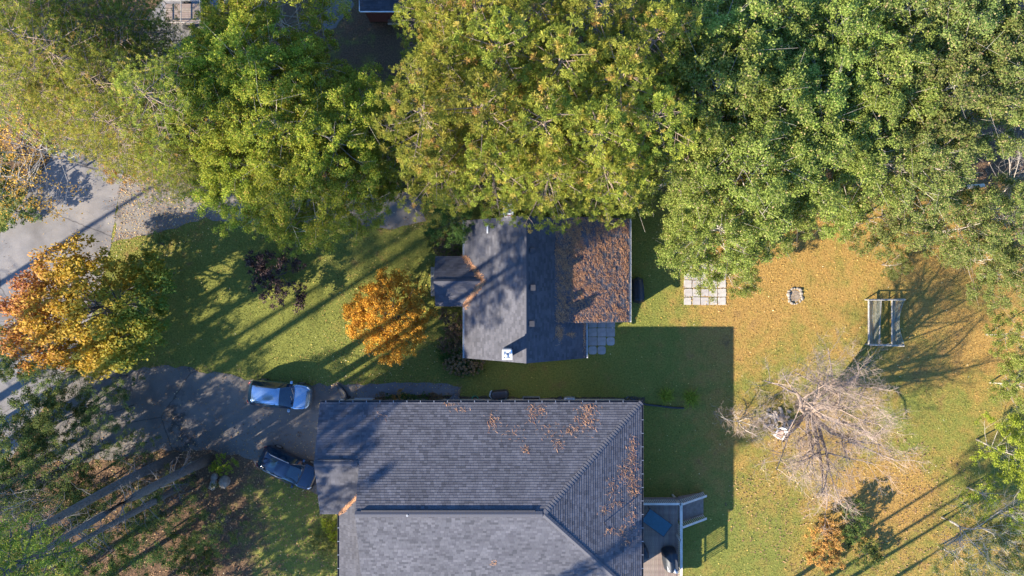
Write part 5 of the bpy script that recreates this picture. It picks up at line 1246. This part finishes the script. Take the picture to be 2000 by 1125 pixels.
def leaf_litter(name, label, pts, seed, size, mat, z=0.02, tilt=0.35, cat='leaves'):
    r = np.random.default_rng(seed); n = len(pts)
    p = np.column_stack([pts, r.uniform(z, z + 0.05, n)])
    nrm = np.column_stack([r.normal(size=(n, 2)) * tilt, np.ones(n)])
    V, F = leaf_quads(p, nrm, size * r.uniform(0.6, 1.4, n), r)
    return tag(link(name, np_mesh(name, V, F, M[mat])), label, cat, kind='stuff')
hs = lambda x, y: ~houses(x, y)
r, x, y = scatter(16000, 2)
k = hs(x, y) & (r.uniform(size=len(x)) < np.clip(0.22 + 0.2 * (x > 9) + 0.35 * ((x < -20) & (y > -6)), 0, 1)) & ~(inside(ROAD, x, y) & (r.uniform(size=len(x)) < 0.85))
leaf_litter('fallen_leaves', 'yellow and tan leaves strewn over the lawn', np.column_stack([x, y])[k], 3, 0.085, 'leaves', 0.05)
# thick brown carpet at the lower left and on the right under the trees
r, x, y = scatter(60000, 4)
wlow = (x < -12.5) & (y < -9 + 0.8 * np.sin(x * 0.9)) & ~((inside(DRIVE, x, y)) & (r.uniform(size=len(x)) < 0.80))
wright = ((x - 25) ** 2 / 90 + (y + 16) ** 2 / 30 < 1) & (r.uniform(size=len(x)) < 0.6)
wtop = (y > 7) & ~inside(ROAD, x, y)
k = (wlow | wright | wtop) & hs(x, y)
leaf_litter('leaf_litter', 'brown leaf litter covering the ground under the trees', np.column_stack([x, y])[k], 5, 0.12, 'leaves_brown', 0.02)
r, x, y = scatter(9000, 6, *[xy(200, 0)[0], xy(430, 0)[0]], *[xy(0, 500)[1], xy(0, 330)[1]])
k = inside(GRAV, x, y) | ((r.uniform(size=len(x)) < 0.35) & ~inside(ROAD, x, y)) | (inside(ROAD, x, y) & (r.uniform(size=len(x)) < 0.10))
leaf_litter('fallen_leaves', 'yellow leaves thickly scattered on the gravel by the road', np.column_stack([x, y])[k][:1700], 7, 0.08, 'leaves', 0.02)
r, x, y = scatter(5000, 8, *[xy(240, 0)[0], xy(700, 0)[0]], *[xy(0, 960)[1], xy(0, 700)[1]])
edge = inside(DRIVE, x, y) & (r.uniform(size=len(x)) < np.where(y < -10.5, 0.75, 0.16))
leaf_litter('fallen_leaves', 'tan leaves drifting over the asphalt driveway', np.column_stack([x, y])[edge], 9, 0.09, 'leaves_brown', 0.022)
g_ = np.random.default_rng(10).normal(size=(1500, 2)) * np.array([3.0, 2.6]) + np.array(xy(770, 640))
leaf_litter('fallen_leaves', 'golden leaves fallen on the grass around the golden maple', g_, 11, 0.085, 'leaves', 0.05)

r, x, y = scatter(900, 12, *[xy(1325, 0)[0], xy(1430, 0)[0]], *[xy(0, 600)[1], xy(0, 490)[1]])
leaf_litter('fallen_leaves', 'tan leaves caught in the joints of the pale pavers', np.column_stack([x, y])[(np.abs(((x - c_pav[0] - px0) / 0.622) % 1 - 0.5) > 0.40) | (np.abs(((y - c_pav[1] - py0) / 0.615) % 1 - 0.5) > 0.40)], 13, 0.08, 'leaves_brown', 0.045)
def along(poly, n, sig, seed):
    r = np.random.default_rng(seed); P_ = np.array(poly); i = r.integers(0, len(P_), n); t = r.uniform(size=(n, 1)); return P_[i] * (1 - t) + P_[(i + 1) % len(P_)] * t + r.normal(size=(n, 2)) * sig
e_ = np.vstack([along(DRIVE, 1500, 0.28, 60), along(PATH, 380, 0.18, 61), along(GRAV, 900, 0.3, 62), along(ROAD[2:13], 500, 0.4, 63)])
leaf_litter('fallen_leaves', 'tan leaves gathered along the edges of the drives and path', e_[hs(e_[:, 0], e_[:, 1])], 64, 0.085, 'leaves_brown', 0.03)
def needles(name, label, fn, pts, seed, ln=0.20, ang0=None, spread=0.6, wid=0.007):
    """drifts of dropped needles lying on a roof plane z = fn(x, y)"""
    r = np.random.default_rng(seed); n = len(pts); a = r.normal(ang0, spread, n) if ang0 is not None else r.uniform(0, 6.28, n)
    l = ln * r.uniform(0.6, 1.4, n) * 0.5; d = np.column_stack([np.cos(a), np.sin(a)]); s = np.column_stack([-np.sin(a), np.cos(a)]) * wid * r.uniform(0.7, 1.5, (n, 1))
    q = [pts - d * l[:, None] - s, pts + d * l[:, None] - s, pts + d * l[:, None] + s, pts - d * l[:, None] + s]
    lift = r.uniform(0.03, 0.07, n); jz = r.normal(0, 0.006, (4, n))
    V = np.stack([np.column_stack([k_, fn(k_[:, 0], k_[:, 1]) + lift + jz[i_]]) for i_, k_ in enumerate(q)], 1).reshape(-1, 3)
    return tag(link(name, np_mesh(name, V, np.arange(4 * n).reshape(-1, 4), M['litter'])), label, 'needles', kind='stuff')
def clumped(n, x0, x1, y0, y1, ncl, rad, seed, stretch=(1.0, 1.6), rot=0.6):
    r = np.random.default_rng(seed); c_ = np.column_stack([r.uniform(x0, x1, ncl), r.uniform(y0, y1, ncl)]); i = r.integers(0, ncl, n)
    p = r.normal(size=(n, 2)) * rad * np.array(stretch) * r.uniform(0.4, 1.3, ncl)[i][:, None]; cs_, sn = math.cos(rot), math.sin(rot)
    p = np.column_stack([p[:, 0] * cs_ - p[:, 1] * sn, p[:, 0] * sn + p[:, 1] * cs_]) + c_[i]
    k = (p[:, 0] > x0) & (p[:, 0] < x1) & (p[:, 1] > y0) & (p[:, 1] < y1); return p[k]
lean = lambda X_, Y_: LZ + ps * (LE - X_)
needles('needle_drift', 'orange needle drifts covering the lean-to roof of the small house', lean, np.vstack([clumped(8500, JX + 0.05, LE - 0.05, LY0 + 0.05, LY1 - 0.05, 900, 0.11, 30, (0.6, 2.0), 0.5), clumped(3200, JX + 0.02, 4.9, LY0 + 0.05, LY1 - 0.05, 120, 0.2, 31)]), 32, 0.15, 1.9, 0.9, 0.0045)
es = lambda X_, Y_: R2 - Q * (X_ - RX2)
ep = np.vstack([np.random.default_rng(70).normal(size=(170, 2)) * np.array([.16, .3]) + np.array([3.2, -3.0]), np.random.default_rng(71).normal(size=(60, 2)) * np.array([.2, .12]) + np.array([4.1, -3.2]), np.random.default_rng(72).normal(size=(120, 2)) * np.array([.05, .8]) + np.array([5.05, -3.2])])
ep = ep[(ep[:, 1] < LY0 - 0.05) & (ep[:, 1] > Y0 + 0.1) & (ep[:, 0] < RXE - 0.02)]
needles('needle_drift', 'few brown needle patches on the shaded steep slope of the small house', es, ep, 73, 0.16, 1.8, 0.8, 0.006)
nfn = lambda X_, Y_: EZ + P * np.minimum(NY - Y_, EX - X_)
pt = []
rr_ = np.random.default_rng(40)
for (u, v, sx, sy, n_) in [(963, 822, .25, .3, 110), (1040, 815, .2, .35, 110), (1060, 800, .2, .2, 60), (1145, 818, .35, .4, 260), (1150, 797, .3, .15, 120), (1118, 840, .3, .2, 110), (1075, 840, .35, .25, 70), (1000, 845, .5, .3, 60), (1090, 865, .2, .2, 60), (1240, 868, .15, .3, 90), (1236, 895, .25, .4, 200), (1222, 925, .3, .45, 260), (1240, 945, .25, .4, 220), (1195, 955, .25, .35, 110), (1240, 965, .25, .2, 130), (1180, 995, .2, .2, 80), (1205, 985, .3, .2, 80), (1235, 1015, .2, .5, 130), (1215, 1040, .3, .25, 80), (1187, 1035, .2, .2, 50), (1225, 1062, .15, .15, 40), (1027, 875, .15, .15, 50), (965, 1095, .12, .1, 40), (880, 790, .3, .1, 40), (745, 812, .3, .2, 30), (902, 800, .3, .1, 40)]:
    c_ = at(u, v, 5.2 if v > 830 else 4.8); n_ = int(n_ * 0.55); pt.append(rr_.normal(size=(n_, 2)) * np.array([sx, sy]) + np.array([c_.x, c_.y]))
pt = np.vstack(pt); pt = pt[(pt[:, 0] < EX - 0.05) & (pt[:, 1] < NY - 0.05) & (pt[:, 1] > SY)]
needles('needle_drift', 'small orange needle clumps on the large hipped roof', lambda X_, Y_: np.minimum(nfn(X_, Y_), RZ - P * np.abs(Y_ - RY)), pt, 41, 0.17, 2.3, 0.8, 0.006)
# valley of the wing and of the porch
tv = np.random.default_rng(50).uniform(size=420)
pv = np.column_stack([WX + 1.6 * tv, GS + 1.6 * tv]) + np.random.default_rng(51).normal(size=(420, 2)) * 0.05
needles('needle_drift', 'orange needles caught in the roof valley of the garage wing', lambda X_, Y_: np.maximum(EZ + P * (Y_ - GS), EZ + P * (X_ - WX)) + 0.01, pv, 52, 0.18, 0.8, 0.4)
tv = np.random.default_rng(53).uniform(size=900); sg = np.where(np.random.default_rng(54).uniform(size=900) < 0.6, -1, 1)
pv = np.column_stack([LX + (VX - LX) * tv, PY + sg * PH * (1 - tv)]) + np.random.default_rng(55).normal(size=(900, 2)) * np.array([0.10, 0.07])
needles('needle_drift', 'brown needles caught in the porch roof valleys of the small house', lambda X_, Y_: np.maximum(E2 + Q * (X_ - LX), E2 + 0.02 + pq * (PH - np.abs(Y_ - PY))), pv, 56, 0.16, 0.9, 0.8)
